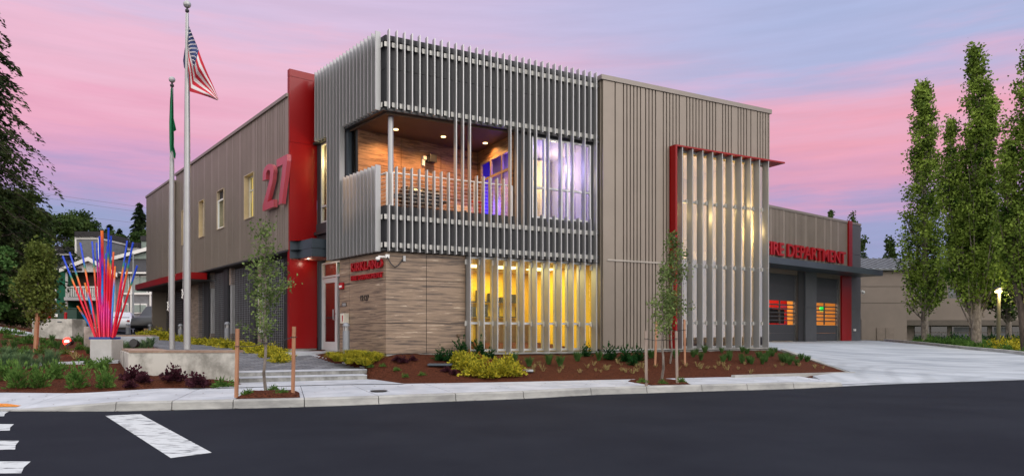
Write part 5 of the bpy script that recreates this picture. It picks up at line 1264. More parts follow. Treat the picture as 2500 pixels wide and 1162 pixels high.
def plant(kind, pos, sc, label, group, rz=None, cat='plant', var=3):
    v = random.randrange(var); key = (kind, v)
    if key not in protos:
        sd = hash(kind) % 97 if False else sum(map(ord, kind))+v*13
        if kind == 'leafy_shrub':
            q, d = bushpts(560, .22, .44, sd); o = leaf_obj('leafy_shrub', q, .08, L_shrub, asp=.34, D=d, up=.5, rel=True)
        elif kind == 'laurel_plant':
            q, d = bushpts(330, .24, .40, sd, .15); o = leaf_obj('laurel_plant', q, .09, L_laurel, asp=.42, D=d, up=.1, rel=True)
        elif kind == 'low_shrub':
            q, d = bushpts(260, .22, .17, sd); o = leaf_obj('low_shrub', q, .07, L_shrub, asp=.4, D=d, up=.3, rel=True)
        elif kind == 'golden_fern':
            q, d = bushpts(640, .36, .30, sd, .35); o = leaf_obj('golden_fern', q, .085, L_yel, asp=.42, D=d+RNG.normal(size=d.shape)*.5, up=-.1, rel=True)
        elif kind == 'golden_heuchera':
            q, d = bushpts(560, .38, .36, sd, .45); o = leaf_obj('golden_heuchera', q, .095, L_yel, asp=.7, D=d, up=-.2, curl=.7, rel=True)
        elif kind == 'rusty_heuchera':
            q, d = bushpts(200, .26, .30, sd, .4); o = leaf_obj('rusty_heuchera', q, .115, L_rust, asp=.7, D=d, up=-.2, rel=True)
        elif kind == 'purple_heuchera':
            q, d = bushpts(420, .22, .24, sd, .35); o = leaf_obj('purple_heuchera', q, .062, L_purp, asp=.95, D=d, up=-.1, curl=.8, rel=True)
        elif kind == 'grass_tuft': o = blades(110, .17, .27, L_grass, kind, .011, .5, sd).build('grass_tuft', L_grass)
        elif kind == 'tall_grass': o = blades(170, .24, .46, L_lav, kind, .012, .25, sd).build('tall_grass', L_lav)
        elif kind == 'golden_grass': o = blades(420, .38, .27, L_yel, kind, .011, 1.1, sd).build('golden_grass', L_yel)
        elif kind == 'straw_tuft': o = blades(14, .16, .17, L_straw, kind, .012, 1.2, sd).build('straw_tuft', L_straw)
        protos[key] = o; c = o
    else:
        c = protos[key].copy(); COL.objects.link(c)
    c.location = pos; c.rotation_euler = (0, 0, random.uniform(0, 6.28)); c.scale = (sc*random.uniform(.9,1.1), sc*random.uniform(.9,1.1), sc*random.uniform(.9,1.12))
    tag(c, label, cat, group); return c
# left garden, front row
g = 'bushy green shrubs along the pavement in the left garden'
lab = 'bushy mid green shrub in the front row of the left garden'
for px, py, s, lb in ((8,925,.95,'bushy green shrub at the left edge of the front garden row'),(43,944,1.12,'bushy green shrub second from the left edge near the pavement'),(95,942,1.0,'bushy green shrub in the middle of the front garden row'),(135,922,.85,'bushy green shrub set slightly back among the grey-green grasses'),(186,944,1.05,'upright green shrub standing alone in the mulch near the pavement'),(257,944,.95,'upright green shrub nearest the sculpture plinth, close to the pavement'),(251,903,.7,'small green shrub directly behind the one nearest the plinth'),(-40,930,1.0,'bushy green shrub just outside the left edge')):
    plant('leafy_shrub', ground_at(px, py), s, lb, g)
for px, py in ((201,881),(216,887),(226,893),(240,896),(259,884),(150,898)): plant('low_shrub', ground_at(px, py), .75, 'low mounding green shrub by the narrow concrete strip in the left garden', 'low mounding shrubs by the strip')
for px, py in ((5,900),(20,893),(48,900),(68,898),(88,900),(110,895),(132,896),(30,880),(70,876),(12,872),(-20,895),(120,880)): plant('tall_grass', ground_at(px, py), random.uniform(.7,.95), 'feathery grey-green grass clump in the left garden', 'feathery grass clumps in the left garden')
for px, py in ((8,812),(30,814),(52,817),(75,826),(20,824),(45,832),(66,838),(10,842),(35,850),(58,856),(105,835),(128,832),(118,846),(140,850),(190,832),(205,842),(222,838),(236,846),(196,852),(12,860),(48,866),(160,862),(-20,830),(-30,850),(240,830),(212,826),(100,862),(215,862)): plant('low_shrub' if (px+py) % 3 else 'grass_tuft', ground_at(px, py), random.uniform(.9,1.3), 'low green perennial scattered over the mulch behind the concrete strip', 'low perennials in the back of the left garden')
for px, py in ((175,868),(185,874),(55,815),(25,842),(170,822),(200,820)): plant('straw_tuft', ground_at(px, py), 1.3, 'yellowish wispy tuft in the left garden mulch', 'wispy tufts in the left garden')
for px, py, s, lb in ((324,924,1.0,'dark purple leafy plant at the left corner of the concrete planter'),(352,930,.75,'small reddish purple plant between two dark ones before the planter'),(425,927,1.08,'darkest purple leafy plant midway along the planter wall'),(483,940,1.12,'large purple leafy plant nearest the steps'),(318,942,.55,'tiny reddish plant in the mulch before the planter corner')): plant('purple_heuchera', ground_at(px, py), s, lb, 'purple leafy plants before the concrete planter')
plant('low_shrub', ground_at(542, 943), 1.15, 'green low shrub in the mulch right beside the timber stake', None)
for px, py in ((604,962),(690,960),(668,953)): plant('low_shrub', atz(px, py, .215), .55, 'small dull green plant in the mulch pit around the slender tree', 'small plants in the left tree pit')
for px, py in ((1568,933),(1618,936),(1664,932)): p = atz(px, py, .23); plant('low_shrub', p, .5, 'small green plant in the mulch pit by the block', 'small plants in the right tree pit')
# golden planting under the long wall
for i in range(34):
    s = i/33; px = 432+(698-432)*s; n_ = .55+.55*random.random(); u = W_L.u(px, n_)
    p = W_L.p(u, n_, 0); p.z = hgt(p.x, p.y); plant('golden_fern', p, random.uniform(.65,.95), 'golden yellow fern in the planting strip under the long wall', 'golden ferns under the long wall')
for px, Z in ((360,30),(372,30.5),(385,30),(398,29.6),(410,29.2),(366,28.6),(380,28.2),(395,28)): plant('golden_fern', ground_Z(px, Z), 1.25, 'golden fern in the clump left of the flagpoles', 'golden ferns left of the flagpoles')
for px, Z in ((296,20.5),(306,20),(318,20.5),(330,21),(342,20.5),(355,21.5),(368,22)): plant('tall_grass', ground_Z(px, Z), .8, 'grey-green grass clump behind the concrete planter', 'grass clumps behind the planter')
# golden grass by the big bollard
for px, py in ((812,872),(825,880),(838,876),(852,886),(866,880),(878,888),(893,880),(905,876),(918,880),(880,870),(860,870),(895,890)): plant('golden_grass', ground_at(px, py), random.uniform(.75,1.0), 'arching golden grass around the big bollard by the entrance', 'golden grasses around the big bollard')
# front bed
for px, py, s in ((1118,885,1.0),(1135,900,1.0),(1150,895,1.05),(1160,915,1.05),(1178,900,1.1),(1195,920,1.0),(1205,900,1.05),(1222,915,1.05),(1240,898,1.0),(1250,916,.95),(1262,905,.8),(1128,878,.8)): plant('golden_heuchera', ground_at(px, py), s*.72, 'bright yellow-green leafy plant in the big golden clump before the windows', 'plants of the big golden clump')
for px, py in ((1145,880),(1190,905),(1265,912),(1170,885)): plant('rusty_heuchera', ground_at(px, py), .72, 'orange-brown leafy plant mixed into the big golden clump', 'rusty plants in the golden clump')
for px, py, s, lb in ((1076,878,.8,'small dark green leafy plant leftmost below the timber panels'),(1098,880,.75,'dark green plant second from the left below the timber panels'),(1126,870,1.15,'tall dark green plant at the left end of the lit windows'),(1168,870,1.1,'tall dark green plant in front of the second lit window strip'),(1198,872,.7,'dark green plant just right of the tall one by the lit windows'),(1490,876,1.05,'dark green plant below the left edge of the ribbed block'),(1528,880,1.0,'dark green plant below the ribbed block, second along'),(1558,878,.95,'dark green plant just left of the tree stakes'),(1430,868,.8,'green plant below the last lit window strip'),(1545,890,.7,'small dark green plant in front of the ribbed block plants')):
    plant('laurel_plant', ground_at(px, py), s, lb, 'dark green plants against the front of the station')
for px, py in ((1255,884),(1292,892),(1340,888),(1368,892),(1462,878),(1410,880),(1590,872),(1650,872)): plant('grass_tuft', ground_at(px, py), 1.15, 'spiky green grass tuft in the mulch before the lit windows', 'grass tufts before the lit windows')
for i in range(36):
    px = random.uniform(1690, 1975); py = random.uniform(858, 888) if px < 1900 else random.uniform(872, 892)
    plant('grass_tuft', ground_at(px, py), random.uniform(.75,1.05), 'small green grass tuft in the mulch below the wide fins', 'grass tufts below the wide fins')
for i in range(48):
    px = random.uniform(1285, 2010); py = random.uniform(885, 912) 
    plant('straw_tuft', ground_at(px, py), random.uniform(.6,1.1), 'dry yellowish tuft scattered in the mulch of the front bed', 'dry tufts in the front bed')
for px, py, s in ((970,880,.55),(985,884,.6),(1008,878,.5),(1090,905,.5),(1108,912,.45)): plant('purple_heuchera', ground_at(px, py), s, 'small reddish purple plant in the mulch by the timber corner', 'small purple plants by the timber corner')
for px, py in ((935,895),(968,903),(990,918),(905,897),(1030,915)): plant('low_shrub', ground_at(px, py), .45, 'tiny green plant in the mulch near the timber corner', 'tiny green plants near the timber corner')
# hedge and ground cover beneath the right-hand trees
for i in range(26):
    px = 2236+i*11; Z = random.uniform(50, 56); p = ground_Z(px, Z); plant('laurel_plant', p, random.uniform(1.1,1.7), 'dark green hedge shrub before the neighbouring windows', 'hedge shrubs before the neighbouring windows', cat='shrub')
for i in range(30):
    Z = random.uniform(29.5, 46); x = xrr(Z)+random.uniform(.4, 2.6); p = Vector((x, Z, hgt(x, Z))); plant('low_shrub', p, random.uniform(1.6,2.6), 'low green shrub behind the right-hand driveway kerb', 'low shrubs behind the driveway kerb', cat='shrub')
for px, Z, s in ((2425,37,1.6),(2440,35,1.7),(2455,36,1.6),(2465,34,1.4),(2478,40,1.8),(2430,41,1.8)): plant('golden_fern', ground_Z(px, Z), s, 'yellow-green shrub near the foot of the street lamp', 'yellow-green shrubs by the street lamp', cat='shrub')
# ------------------------------------------------------------------ neighbouring building on the right
M_tan = mat('tan_stucco', (.21,.175,.15), .85, var=.06, scale=.6, bump=.1, bscale=40)
M_tand = mat('tan_trim', (.10,.085,.07), .8, var=.1)
M_rg = mat('grey_roof_metal', (.13,.14,.15), .5, metal=.2, scale=2, var=.25, stretch=(3,1,.6))
NBx = lambda px, Z=60: (px-CX)/F*Z
nb = empty('neighbouring_building', (NBx(2300), 60, .6), 'low tan office building with a grey metal roof behind the tall right-hand trees', 'building')
mb = MB(); xa, xb, xc = NBx(2060), NBx(2214), NBx(2214)+45
zr = at(0, 657, 60).z; zo = at(0, 781, 60).z
mb.box(xa, xb, 60, 75, -.5, zr); mb.build('wall', M_tan, nb)
mb = MB(); wz0, wz1 = at(0, 728, 60).z, at(0, 700, 60).z
W_N = Wall.__new__(Wall); W_N.O = Vector((xb, 60.3)); W_N.d = Vector((1, 0)); W_N.n = Vector((0, -1))
nun = lambda px: NBx(px, 60.3)-xb
ups = [(nun(2238), nun(2305)), (nun(2315), nun(2358)), (nun(2372), nun(2440)), (nun(2452), nun(2510)), (nun(2530), nun(2600)), (nun(2640), nun(2720))]
W_N.wall(mb, 0, 45, -.3, 0, zo, zr, [(a, b, wz0, wz1) for a, b in ups]); mb.build('upper_wall', M_tan, nb)
mb = MB(); W_N.box(mb, .01, 45, -15, -1.2, -.5, zr-.1); mb.build('core_wall', M_tan, nb)
mb = MB(); W_N.box(mb, .05, 45, -1.2, .08, zo-.45, zo-.25); mb.build('ledge', M_tand, nb)
mb = MB(); W_N.box(mb, .05, 45, -1.2, .02, zo-.25, zo-.01); mb.build('soffit', M_tand, nb)
M_dg = mat('dark_office_glass', (.02,.022,.028), .08, spec=.8); M_bl = mat('window_blind', (.16,.17,.20), .6, stretch=(1,1,14), scale=3, var=.3)
for a, b in ups:
    mb = MB(); W_N.box(mb, a, b, -.22, -.18, wz0, wz1); f = mb.build('office_window', M_dg, nb)
    mb = MB(); W_N.box(mb, a+.1, b-.3, -.175, -.165, wz0+.35, wz1-.05); mb.build('blind', M_bl, f)
lz0, lz1 = at(0, 826, 61).z, at(0, 797, 61).z
for xa_, xb_ in ((2234,2272),(2274,2315),(2325,2368),(2370,2413),(2423,2470),(2472,2515),(2530,2575),(2590,2640)):
    a = NBx(xa_, 61.4)-xb; b = NBx(xb_, 61.4)-xb
    mb = MB(); W_N.box(mb, a, b, -1.19, -1.14, lz0-.1, lz1); f = mb.build('office_window', M_dg, nb)
    mb = MB(); W_N.box(mb, a, b, -1.135, -1.11, (lz0+lz1)/2-.03, (lz0+lz1)/2+.03); W_N.box(mb, b-.06, b, -1.135, -1.112, lz0-.1, lz1); mb.build('frame', M_tan, f)
    if xa_ in (2325, 2423, 2530): mb = MB(); W_N.box(mb, a+.15, b-.1, -1.138, -1.136, lz0+.1, lz1-.05); mb.build('blind', M_bl, f)
mb = MB(); mb.add([(xa-.4, 59.6, zr), (xc, 59.6, zr), (xc, 66, zr+1.55), (xa-.4, 66, zr+1.55), (xa-.4, 59.6, zr-.12), (xc, 59.6, zr-.12), (xc, 66, zr-.12), (xa-.4, 66, zr-.12)], [(0,1,2,3), (4,5,1,0), (5,6,2,1), (7,4,0,3), (7,6,5,4)])
x = xa
while x < xc: 
    mb.add([(x, 59.58, zr+.005), (x+.05, 59.58, zr+.005), (x+.05, 66, zr+1.56), (x, 66, zr+1.56), (x, 59.58, zr+.07), (x+.05, 59.58, zr+.07), (x+.05, 66, zr+1.62), (x, 66, zr+1.62)], [(4,5,6,7), (0,1,5,4), (1,2,6,5), (3,0,4,7)]); x += .55
mb.build('roof', M_rg, nb)
mb = MB(); x0, x1 = NBx(2140), NBx(2182); mb.box(x0, x1, 59.93, 60, .3, at(0, 800, 60).z); mb.build('service_door', mat('tan_door', (.19,.155,.13), .7), nb)
mb = MB(); mb.box((x0+x1)/2-.02, (x0+x1)/2+.02, 59.92, 59.935, .3, at(0, 800, 60).z-.02); mb.build('door_gap', M_tand, nb)
for k in (1.4, 3.4): mb = MB(); mb.box(xa, xb-.01, 59.985, 59.999, at(0, 700+ (k-1.4)*20, 60).z, at(0, 700+(k-1.4)*20, 60).z+.05); mb.build('wall_joint', M_tand, nb)
mb = MB(); x0 = NBx(2102, 59.5); mb.box(x0, x0+.32, 59.4, 59.6, .3, 2.5); o = mb.build('metal_post', M_tan); tag(o, 'short tan post standing between the garage corner and the neighbouring wall', 'post')
# street lamp
p = ground_Z(2438, 35); lp = empty('street_lamp', p, 'lit street lamp among the tall trees on the right', 'street lamp')
zt_ = at(2438, 708, 35).z; mb = MB(); mb.tube([p, Vector((p.x, p.y, zt_))], [.10, .085], 12); mb.build('pole', mat('lamp_pole', (.09,.085,.05), .6), lp)
mb = MB(); mb.lathe((p.x, p.y, zt_), [(.09,0),(.2,.06),(.22,.12),(.05,.17)], 14); mb.build('lamp_head', M_char2, lp)
mb = MB(); mb.lathe((p.x, p.y, zt_-.14), [(.02,0),(.15,.02),(.17,.08),(.09,.139)], 14); mb.build('lamp_bulb', emat('lamp_glow', (1,.72,.28), 8), lp)
l = bpy.data.lights.new('lamp_light', 'POINT'); l.energy = 160; l.color = (1,.78,.38); l.shadow_soft_size = .12; o = bpy.data.objects.new('lamp_light', l); COL.objects.link(o); o.location = (p.x, p.y-.3, zt_-.2); o.parent = lp; o.location = (0, -.3, zt_-.2-p.z)

# ------------------------------------------------------------------ apartment house on the left
M_gs = mat('grey_siding', (.24,.25,.27), .7, stretch=(1,1,1)); M_ls = mat('pale_green_siding', (.30,.38,.34), .7); M_grn = mat('green_siding', (.015,.17,.10), .7); M_ds = mat('dark_siding', (.09,.09,.10), .7)
M_shi = mat('dark_shingle', (.028,.027,.03), .9, scale=9, var=.4, bump=.4, bscale=30); M_wd = mat('house_window', (.10,.12,.12), .12, spec=.8)
for m_ in (M_gs, M_ls, M_grn, M_ds):   # lap siding boards as bump
    t_ = m_.node_tree; b_ = t_.nodes['Principled BSDF']; tcn = t_.nodes.new('ShaderNodeTexCoord'); wv = t_.nodes.new('ShaderNodeTexWave'); wv.bands_direction = 'Z'; wv.wave_profile = 'SAW'; wv.inputs['Scale'].default_value = .85
    bp2 = t_.nodes.new('ShaderNodeBump'); bp2.inputs['Strength'].default_value = 1; bp2.inputs['Distance'].default_value = .12; t_.links.new(tcn.outputs['Object'], wv.inputs['Vector']); t_.links.new(wv.outputs['Fac'], bp2.inputs['Height']); t_.links.new(bp2.outputs[0], b_.inputs['Normal'])
HZ = 70.0
hx = lambda px, Z=HZ: (px-CX)/F*Z
hz = lambda py, Z=HZ: EZ-(py-HY)/F*Z
ho = empty('apartment_house', (hx(240), HZ, 2.0), 'grey and green gabled apartment house behind the coloured sculpture', 'house')
def hb(name, m, x0, x1, y0, y1, d0, d1, parent=None):   # pixel box at depths relative to the front
    mb = MB(); q_ = HZ+d0; mb.box(hx(x0, q_), hx(x1, q_), HZ+d0, HZ+d1, hz(y1, q_), hz(y0, q_)); return mb.build(name, m, parent or ho)
hb('wall', M_ds, 118, 150, 668, 812, 1.2, 12); hb('wall', M_grn, 137, 158, 656, 812, -.2, 8); hb('corner_board', M_white, 134.5, 137, 656, 812, -.26, 1)
hb('wall', M_gs, 158, 282, 664, 812, 2.0, 10); hb('wall', M_gs, 282, 372, 664, 812, .8, 10)
hb('wall', M_gs, 356, 430, 690, 812, 3, 10)
# stair tower
hb('stair_tower', M_gs, 184, 241, 584, 690, 4, 9); hb('tower_trim', M_white, 182.5, 242.5, 578, 584, 3.9, 9.1); hb('tower_trim', M_white, 182.5, 186, 584, 634, 3.9, 4.1); hb('tower_trim', M_white, 239, 242.5, 584, 634, 3.9, 4.1)
hb('tower_cap', M_shi, 182, 243, 565, 578, 3.7, 9.3)
hb('chimney', M_ls, 345, 357, 588, 606, 8, 11); hb('chimney_cap', M_shi, 343, 360, 576, 588, 7.8, 11.2); hb('chimney', M_white, 311, 337, 603, 612, 10, 12); hb('chimney_cap', M_shi, 311, 337, 592, 603, 9.8, 12.2)
hb('chimney', M_white, 130, 163, 607, 613, 6, 8); hb('chimney_cap', M_shi, 130, 163, 601, 607, 5.8, 8.2); hb('chimney', M_white, 137, 172, 617, 623, 4, 6); hb('chimney_cap', M_shi, 137, 172, 609, 617, 3.8, 6.2)
# roofs
def gable(x0, xm, x1, y0, ym, y1, d0, d1, mr, mw, yb, name='gable'):
    q_ = HZ+d0; mb = MB(); a = (hx(x0, q_), hz(y0, q_)); b = (hx(xm, q_), hz(ym, q_)); c = (hx(x1, q_), hz(y1, q_)); th = .22
    for (p, q) in ((a, b), (b, c)):
        mb.hexa([(p[0], HZ+d0-.4, p[1]-th), (q[0], HZ+d0-.4, q[1]-th), (q[0], HZ+d1, q[1]-th), (p[0], HZ+d1, p[1]-th), (p[0], HZ+d0-.4, p[1]), (q[0], HZ+d0-.4, q[1]), (q[0], HZ+d1, q[1]), (p[0], HZ+d1, p[1])])
    r = mb.build('roof', mr, ho)
    mb = MB()
    for (p, q) in ((a, b), (b, c)):
        mb.hexa([(p[0], HZ+d0-.5, p[1]-.36), (q[0], HZ+d0-.5, q[1]-.36), (q[0], HZ+d0-.405, q[1]-.36), (p[0], HZ+d0-.405, p[1]-.36), (p[0], HZ+d0-.5, p[1]+.03), (q[0], HZ+d0-.5, q[1]+.03), (q[0], HZ+d0-.405, q[1]+.03), (p[0], HZ+d0-.405, p[1]+.03)])
    mb.build('barge_board', M_white, ho)
    mb = MB(); zb_ = hz(yb, q_); P = [(a[0]+.3, a[1]-.3), (b[0], b[1]-.25), (c[0]-.3, c[1]-.3), (c[0]-.3, zb_), (a[0]+.3, zb_)]
    n = len(P); mb.add([(p[0], HZ+d0, p[1]) for p in P]+[(p[0], HZ+d0+.2, p[1]) for p in P], [tuple(range(n)), tuple(range(2*n-1, n-1, -1))]+[(i, i+n, (i+1)%n+n, (i+1)%n) for i in range(n)]); mb.build(name, mw, ho, recalc=True)
gable(152, 222, 292, 657, 629, 668, -.2, 9, M_shi, mat('white_siding', (.55,.55,.56), .7), 664)
gable(274, 390, 500, 630, 598, 630, 6, 13, M_shi, M_ls, 690)
def slope_roof(x0, x1, y0, y1, d0, d1):
    mb = MB(); a_, b_ = HZ+d0, HZ+d1; X0, X1, x0_, x1_ = hx(x0, a_), hx(x1, a_), hx(x0, b_), hx(x1, b_); Z1, Z0 = hz(y1, a_), hz(y0, b_); mb.hexa([(X0, a_, Z1-.2), (X1, a_, Z1-.2), (x1_, b_, Z1-.2), (x0_, b_, Z1-.2), (X0, a_, Z1), (X1, a_, Z1), (x1_, b_, Z0), (x0_, b_, Z0)]); mb.build('roof', M_shi, ho)
slope_roof(117, 200, 622, 655, -.3, 8); slope_roof(262, 372, 632, 664, .3, 6); slope_roof(240, 300, 608, 640, 8, 12); slope_roof(350, 430, 660, 690, 2.5, 6)
hb('gutter', M_white, 117, 137, 655, 658, -.5, -.3); hb('gutter', M_white, 284, 372, 664, 668, .1, .3)
mb = MB(); 
for k in range(9): pass
vz = hz(645); vx = hx(219); mb.add([(vx+1.0*math.cos(a)*.45, HZ-.26, vz+.42*math.sin(a)) for a in np.linspace(0, math.pi, 9)]+[(vx+1.0*math.cos(a)*.45, HZ-.2, vz+.42*math.sin(a)) for a in np.linspace(0, math.pi, 9)], [tuple(range(9)), tuple(range(17, 8, -1))]+[(i, i+9, (i+1)%9+9, (i+1)%9) for i in range(9)]); mb.build('gable_vent', M_white, ho, recalc=True)
# porch and balcony
hb('post', M_white, 158, 162, 664, 755, -.1, .15); hb('post', M_white, 245, 249, 664, 755, -.1, .15); hb('balcony_floor', mat('balcony_trim', (.5,.5,.52), .7), 156, 250, 725, 733, -.3, 2)
mb = MB(); 
x = hx(163)
while x < hx(245): mb.box(x, x+.07, HZ-.1, HZ-.05, hz(724), hz(702)); x += .17
mb.box(hx(162), hx(245), HZ-.15, HZ, hz(702), hz(699)); mb.build('railing', M_white, ho)
hb('porch_recess', mat('porch_brown', (.14,.095,.075), .8), 162, 245, 668, 700, 1.8, 1.98); hb('door', M_wd, 166, 176, 672, 724, 1.7, 1.79); hb('window', M_wd, 165, 184, 737, 757, 1.9, 1.99)
for (x0, x1, y0, y1) in ((302,312,672,714),(323,341,676,714),(342,357,676,714),(303,311,743,762),(324,341,744,762),(343,356,744,762)):
    f = hb('window', M_white, x0-2, x1+2, y0-3, y1+3, .68, .8); hb('pane', mat('pale_pane', (.22,.28,.26), .15), x0, x1, y0, y1, .64, .679, f)
hb('corner_board', M_white, 298, 300.5, 668, 812, .7, .8); hb('corner_board', M_white, 318, 321, 668, 812, .65, .8); hb('corner_board', M_white, 365, 368, 668, 812, .65, .8); hb('band_board', M_white, 298, 370, 714, 719, .62, .8)
hb('wall_panel', mat('white_siding', (.55,.55,.56), .7), 247, 282, 664, 812, .9, 2)

# timber fences
M_fence = woodmat('fence_timber', [(.3, (.13,.08,.05,1)), (.5, (.24,.15,.095,1)), (.7, (.32,.21,.14,1))], zscale=.5, xs=4)
def fence(pts, h, lab):
    t = empty('timber_fence', (pts[0].x, pts[0].y, pts[0].z), lab, 'fence'); mb = MB(); mr_ = MB()
    for a, b in zip(pts[:-1], pts[1:]):
        L = (b-a).length; n = max(1, int(L/.16))
        for i in range(n):
            p = a.lerp(b, i/n); q = a.lerp(b, (i+.93)/n); hh = h*(1+random.uniform(-.01, .01))
            mb.hexa([(p.x,p.y,p.z-.3),(q.x,q.y,p.z-.3),(q.x,q.y+.03,p.z-.3),(p.x,p.y+.03,p.z-.3),(p.x,p.y,p.z+hh),(q.x,q.y,p.z+hh),(q.x,q.y+.03,p.z+hh),(p.x,p.y+.03,p.z+hh)])
        mr_.hexa([(a.x,a.y-.04,a.z+h*.98),(b.x,b.y-.04,b.z+h*.98),(b.x,b.y+.07,b.z+h*.98),(a.x,a.y+.07,a.z+h*.98),(a.x,a.y-.04,a.z+h*1.02),(b.x,b.y-.04,b.z+h*1.02),(b.x,b.y+.07,b.z+h*1.02),(a.x,a.y+.07,a.z+h*1.02)])
    mb.build('boards', M_fence, t); mr_.build('cap_rail', M_fence, t)
fence([ground_Z(-160, 37), ground_Z(0, 37), ground_Z(60, 38.5), ground_Z(128, 40)], 1.65, 'brown timber fence climbing the slope at the far left')
b0 = ground_Z(178, 55); b1 = ground_Z(395, 56); fence([b0, b1], at(0, 763, 55).z-b0.z, 'brown timber fence behind the parked cars')

# ------------------------------------------------------------------ garden fixtures
def mbox(name, m, c, w, d, h, parent=None, bevel=.01, rz=0):
    mb = MB(); mb.box(-w/2, w/2, -d/2, d/2, 0, h); R = Matrix.Rotation(rz, 4, 'Z'); mb.v = [tuple(R@Vector(v)+Vector(c)) for v in mb.v]; return mb.build(name, m, parent, bevel=bevel)
p = ground_Z(129, 26.4); zt_ = at(129, 778, 26).z
t = empty('concrete_vault', p, 'pale concrete utility vault behind the young maple stake', 'utility vault'); mbox('body', M_old, (p.x, p.y+.4, p.z-.15), 1.5, .9, zt_-p.z+.15, t, .02)
mbox('name_plate', M_bluegrey, (at(131, 0, 26).x, p.y-.06, at(0, 786, 26).z), .16, .02, .035, t, 0)
p = ground_Z(157, 30); zt_ = at(157, 754, 30).z
t = empty('green_cabinet', p, 'dark green electrical cabinet behind the concrete vault', 'electrical cabinet'); mbox('body', mat('green_metal', (.012,.05,.035), .5), (p.x, p.y+.4, p.z-.1), 1.05, .8, zt_-p.z+.1, t, .02); mbox('lid', mat('green_metal', (.012,.05,.035), .5), (p.x, p.y+.4, zt_+.001), 1.12, .87, .04, t, .01)
mbox('notice', M_white, (at(134, 0, 29.9).x, p.y-.02, at(0, 773, 29.9).z), .14, .015, .12, t, 0)
for px, yt, yb, lab in ((160, 766, 778, 'short red post in front of the dark green cabinet'), (120, 767, 778, 'red valve top left of the dark green cabinet')):
    p = ground_Z(px, 28.5); q = at(px, yt, 28.5); mb = MB(); mb.tube([p, q], .055, 12); mb.lathe((q.x, q.y, q.z), [(.055,0),(.07,.01),(.06,.05),(.0,.07)], 12); o = mb.build('red_post', M_redl); tag(o, lab, 'post')
p = ground_Z(199, 31); t = empty('red_cabinet', p, 'dark red cabinet half hidden behind the left sticks of the sculpture', 'cabinet'); mbox('body', M_redl, (p.x, p.y+.3, p.z), .42, .5, at(0, 766, 31).z-p.z, t, .02); mbox('door', M_red, (p.x, p.y+.04, p.z+.05), .34, .02, at(0, 768, 31).z-p.z-.1, t, .0)
p = ground_Z(220, 21.5); t = mbox('concrete_block', M_old, (p.x, p.y+.2, p.z-.1), .40, .4, at(0, 797, 21.5).z-p.z+.1, None, .02); tag(t, 'pale concrete block directly behind the sculpture plinth', 'block')
p = ground_Z(325, 24); t = empty('low_bench', p, 'long low concrete bench with a timber top behind the planter', 'bench'); mbox('base', M_conc, (p.x, p.y+.2, p.z-.1), 1.35, .45, at(0, 821, 24).z-p.z+.1, t, .02); mbox('seat', M_bench, (p.x, p.y+.2, at(0, 820.9, 24).z), 1.2, .4, .05, t, .005)

# planter with timber seat
A_ = at(313, 0, 15.5); B_ = at(577, 0, 15.5); C_ = at(294, 0, 18.0); D_ = at(562, 0, 17.6)
pt = empty('concrete_planter', (B_.x, B_.y, .33), 'long stained concrete planter with a timber seat around the flagpoles', 'planter')
zc = .885
def wallseg(mb, a, b, th, z0, z1, side):
    a = Vector(a[:2]); b = Vector(b[:2]); d = (b-a).normalized(); n = Vector((-d.y, d.x))*th*side; mb.prism([tuple(a), tuple(b), tuple(b+n), tuple(a+n)], z0, z1)
mb = MB(); mb.prism([A_[:2], B_[:2], D_[:2], C_[:2]], .0, zc); mb.build('wall', M_old, pt, bevel=.015)
mb = MB(); wallseg(mb, A_+Vector((.02,-.01,0)), B_+Vector((0,-.01,0)), .42, zc+.002, zc+.055, 1); mb.build('seat', M_bench, pt, bevel=.004)
mb = MB()
for k in range(7):
    a = A_.lerp(C_, .12+k*.125); b = A_.lerp(C_, .12+k*.125+.11); e = Vector((.95, .1, 0)); 
    mb.hexa([(a.x+.03,a.y,zc+.002),(a.x+.95,a.y+.02,zc+.002),(b.x+.95,b.y+.02,zc+.002),(b.x+.03,b.y,zc+.002),(a.x+.03,a.y,zc+.05),(a.x+.95,a.y+.02,zc+.05),(b.x+.95,b.y+.02,zc+.05),(b.x+.03,b.y,zc+.05)])
mb.build('seat_slats', M_bench, pt)

# sculpture
def stickmat(name, stops):
    m = bpy.data.materials.new(name); m.use_nodes = True; t = m.node_tree; b = t.nodes['Principled BSDF']; b.inputs['Roughness'].default_value = .35
    tcn = t.nodes.new('ShaderNodeTexCoord'); sp_ = t.nodes.new('ShaderNodeSeparateXYZ'); t.links.new(tcn.outputs['Generated'], sp_.inputs[0]); r = t.nodes.new('ShaderNodeValToRGB'); cr = r.color_ramp
    while len(cr.elements) < len(stops): cr.elements.new(.5)
    for e, (p_, c) in zip(cr.elements, stops): e.position = p_; e.color = (*c, 1)
    t.links.new(sp_.outputs['Z'], r.inputs[0]); t.links.new(r.outputs[0], b.inputs['Base Color']); return m
RD, OR, GN_, BL, MG, LB, PU = (.72,.002,.03), (.85,.20,.03), (.02,.25,.12), (.008,.06,.62), (.65,.01,.25), (.02,.28,.80), (.25,.02,.40)
sm = [stickmat('stick_red_blue', [(0,RD),(.56,RD),(.68,OR),(.74,GN_),(.80,BL),(1,BL)]), stickmat('stick_red_orange', [(0,RD),(.35,MG),(.6,RD),(.86,RD),(1,OR)]), stickmat('stick_blue_orange', [(0,RD),(.2,PU),(.4,LB),(.7,LB),(.85,OR),(1,OR)]), stickmat('stick_magenta_blue', [(0,RD),(.3,MG),(.55,RD),(.72,MG),(.82,BL),(1,BL)]), stickmat('stick_tall', [(0,RD),(.3,MG),(.42,LB),(.66,BL),(.74,MG),(.80,RD),(1,OR)])]
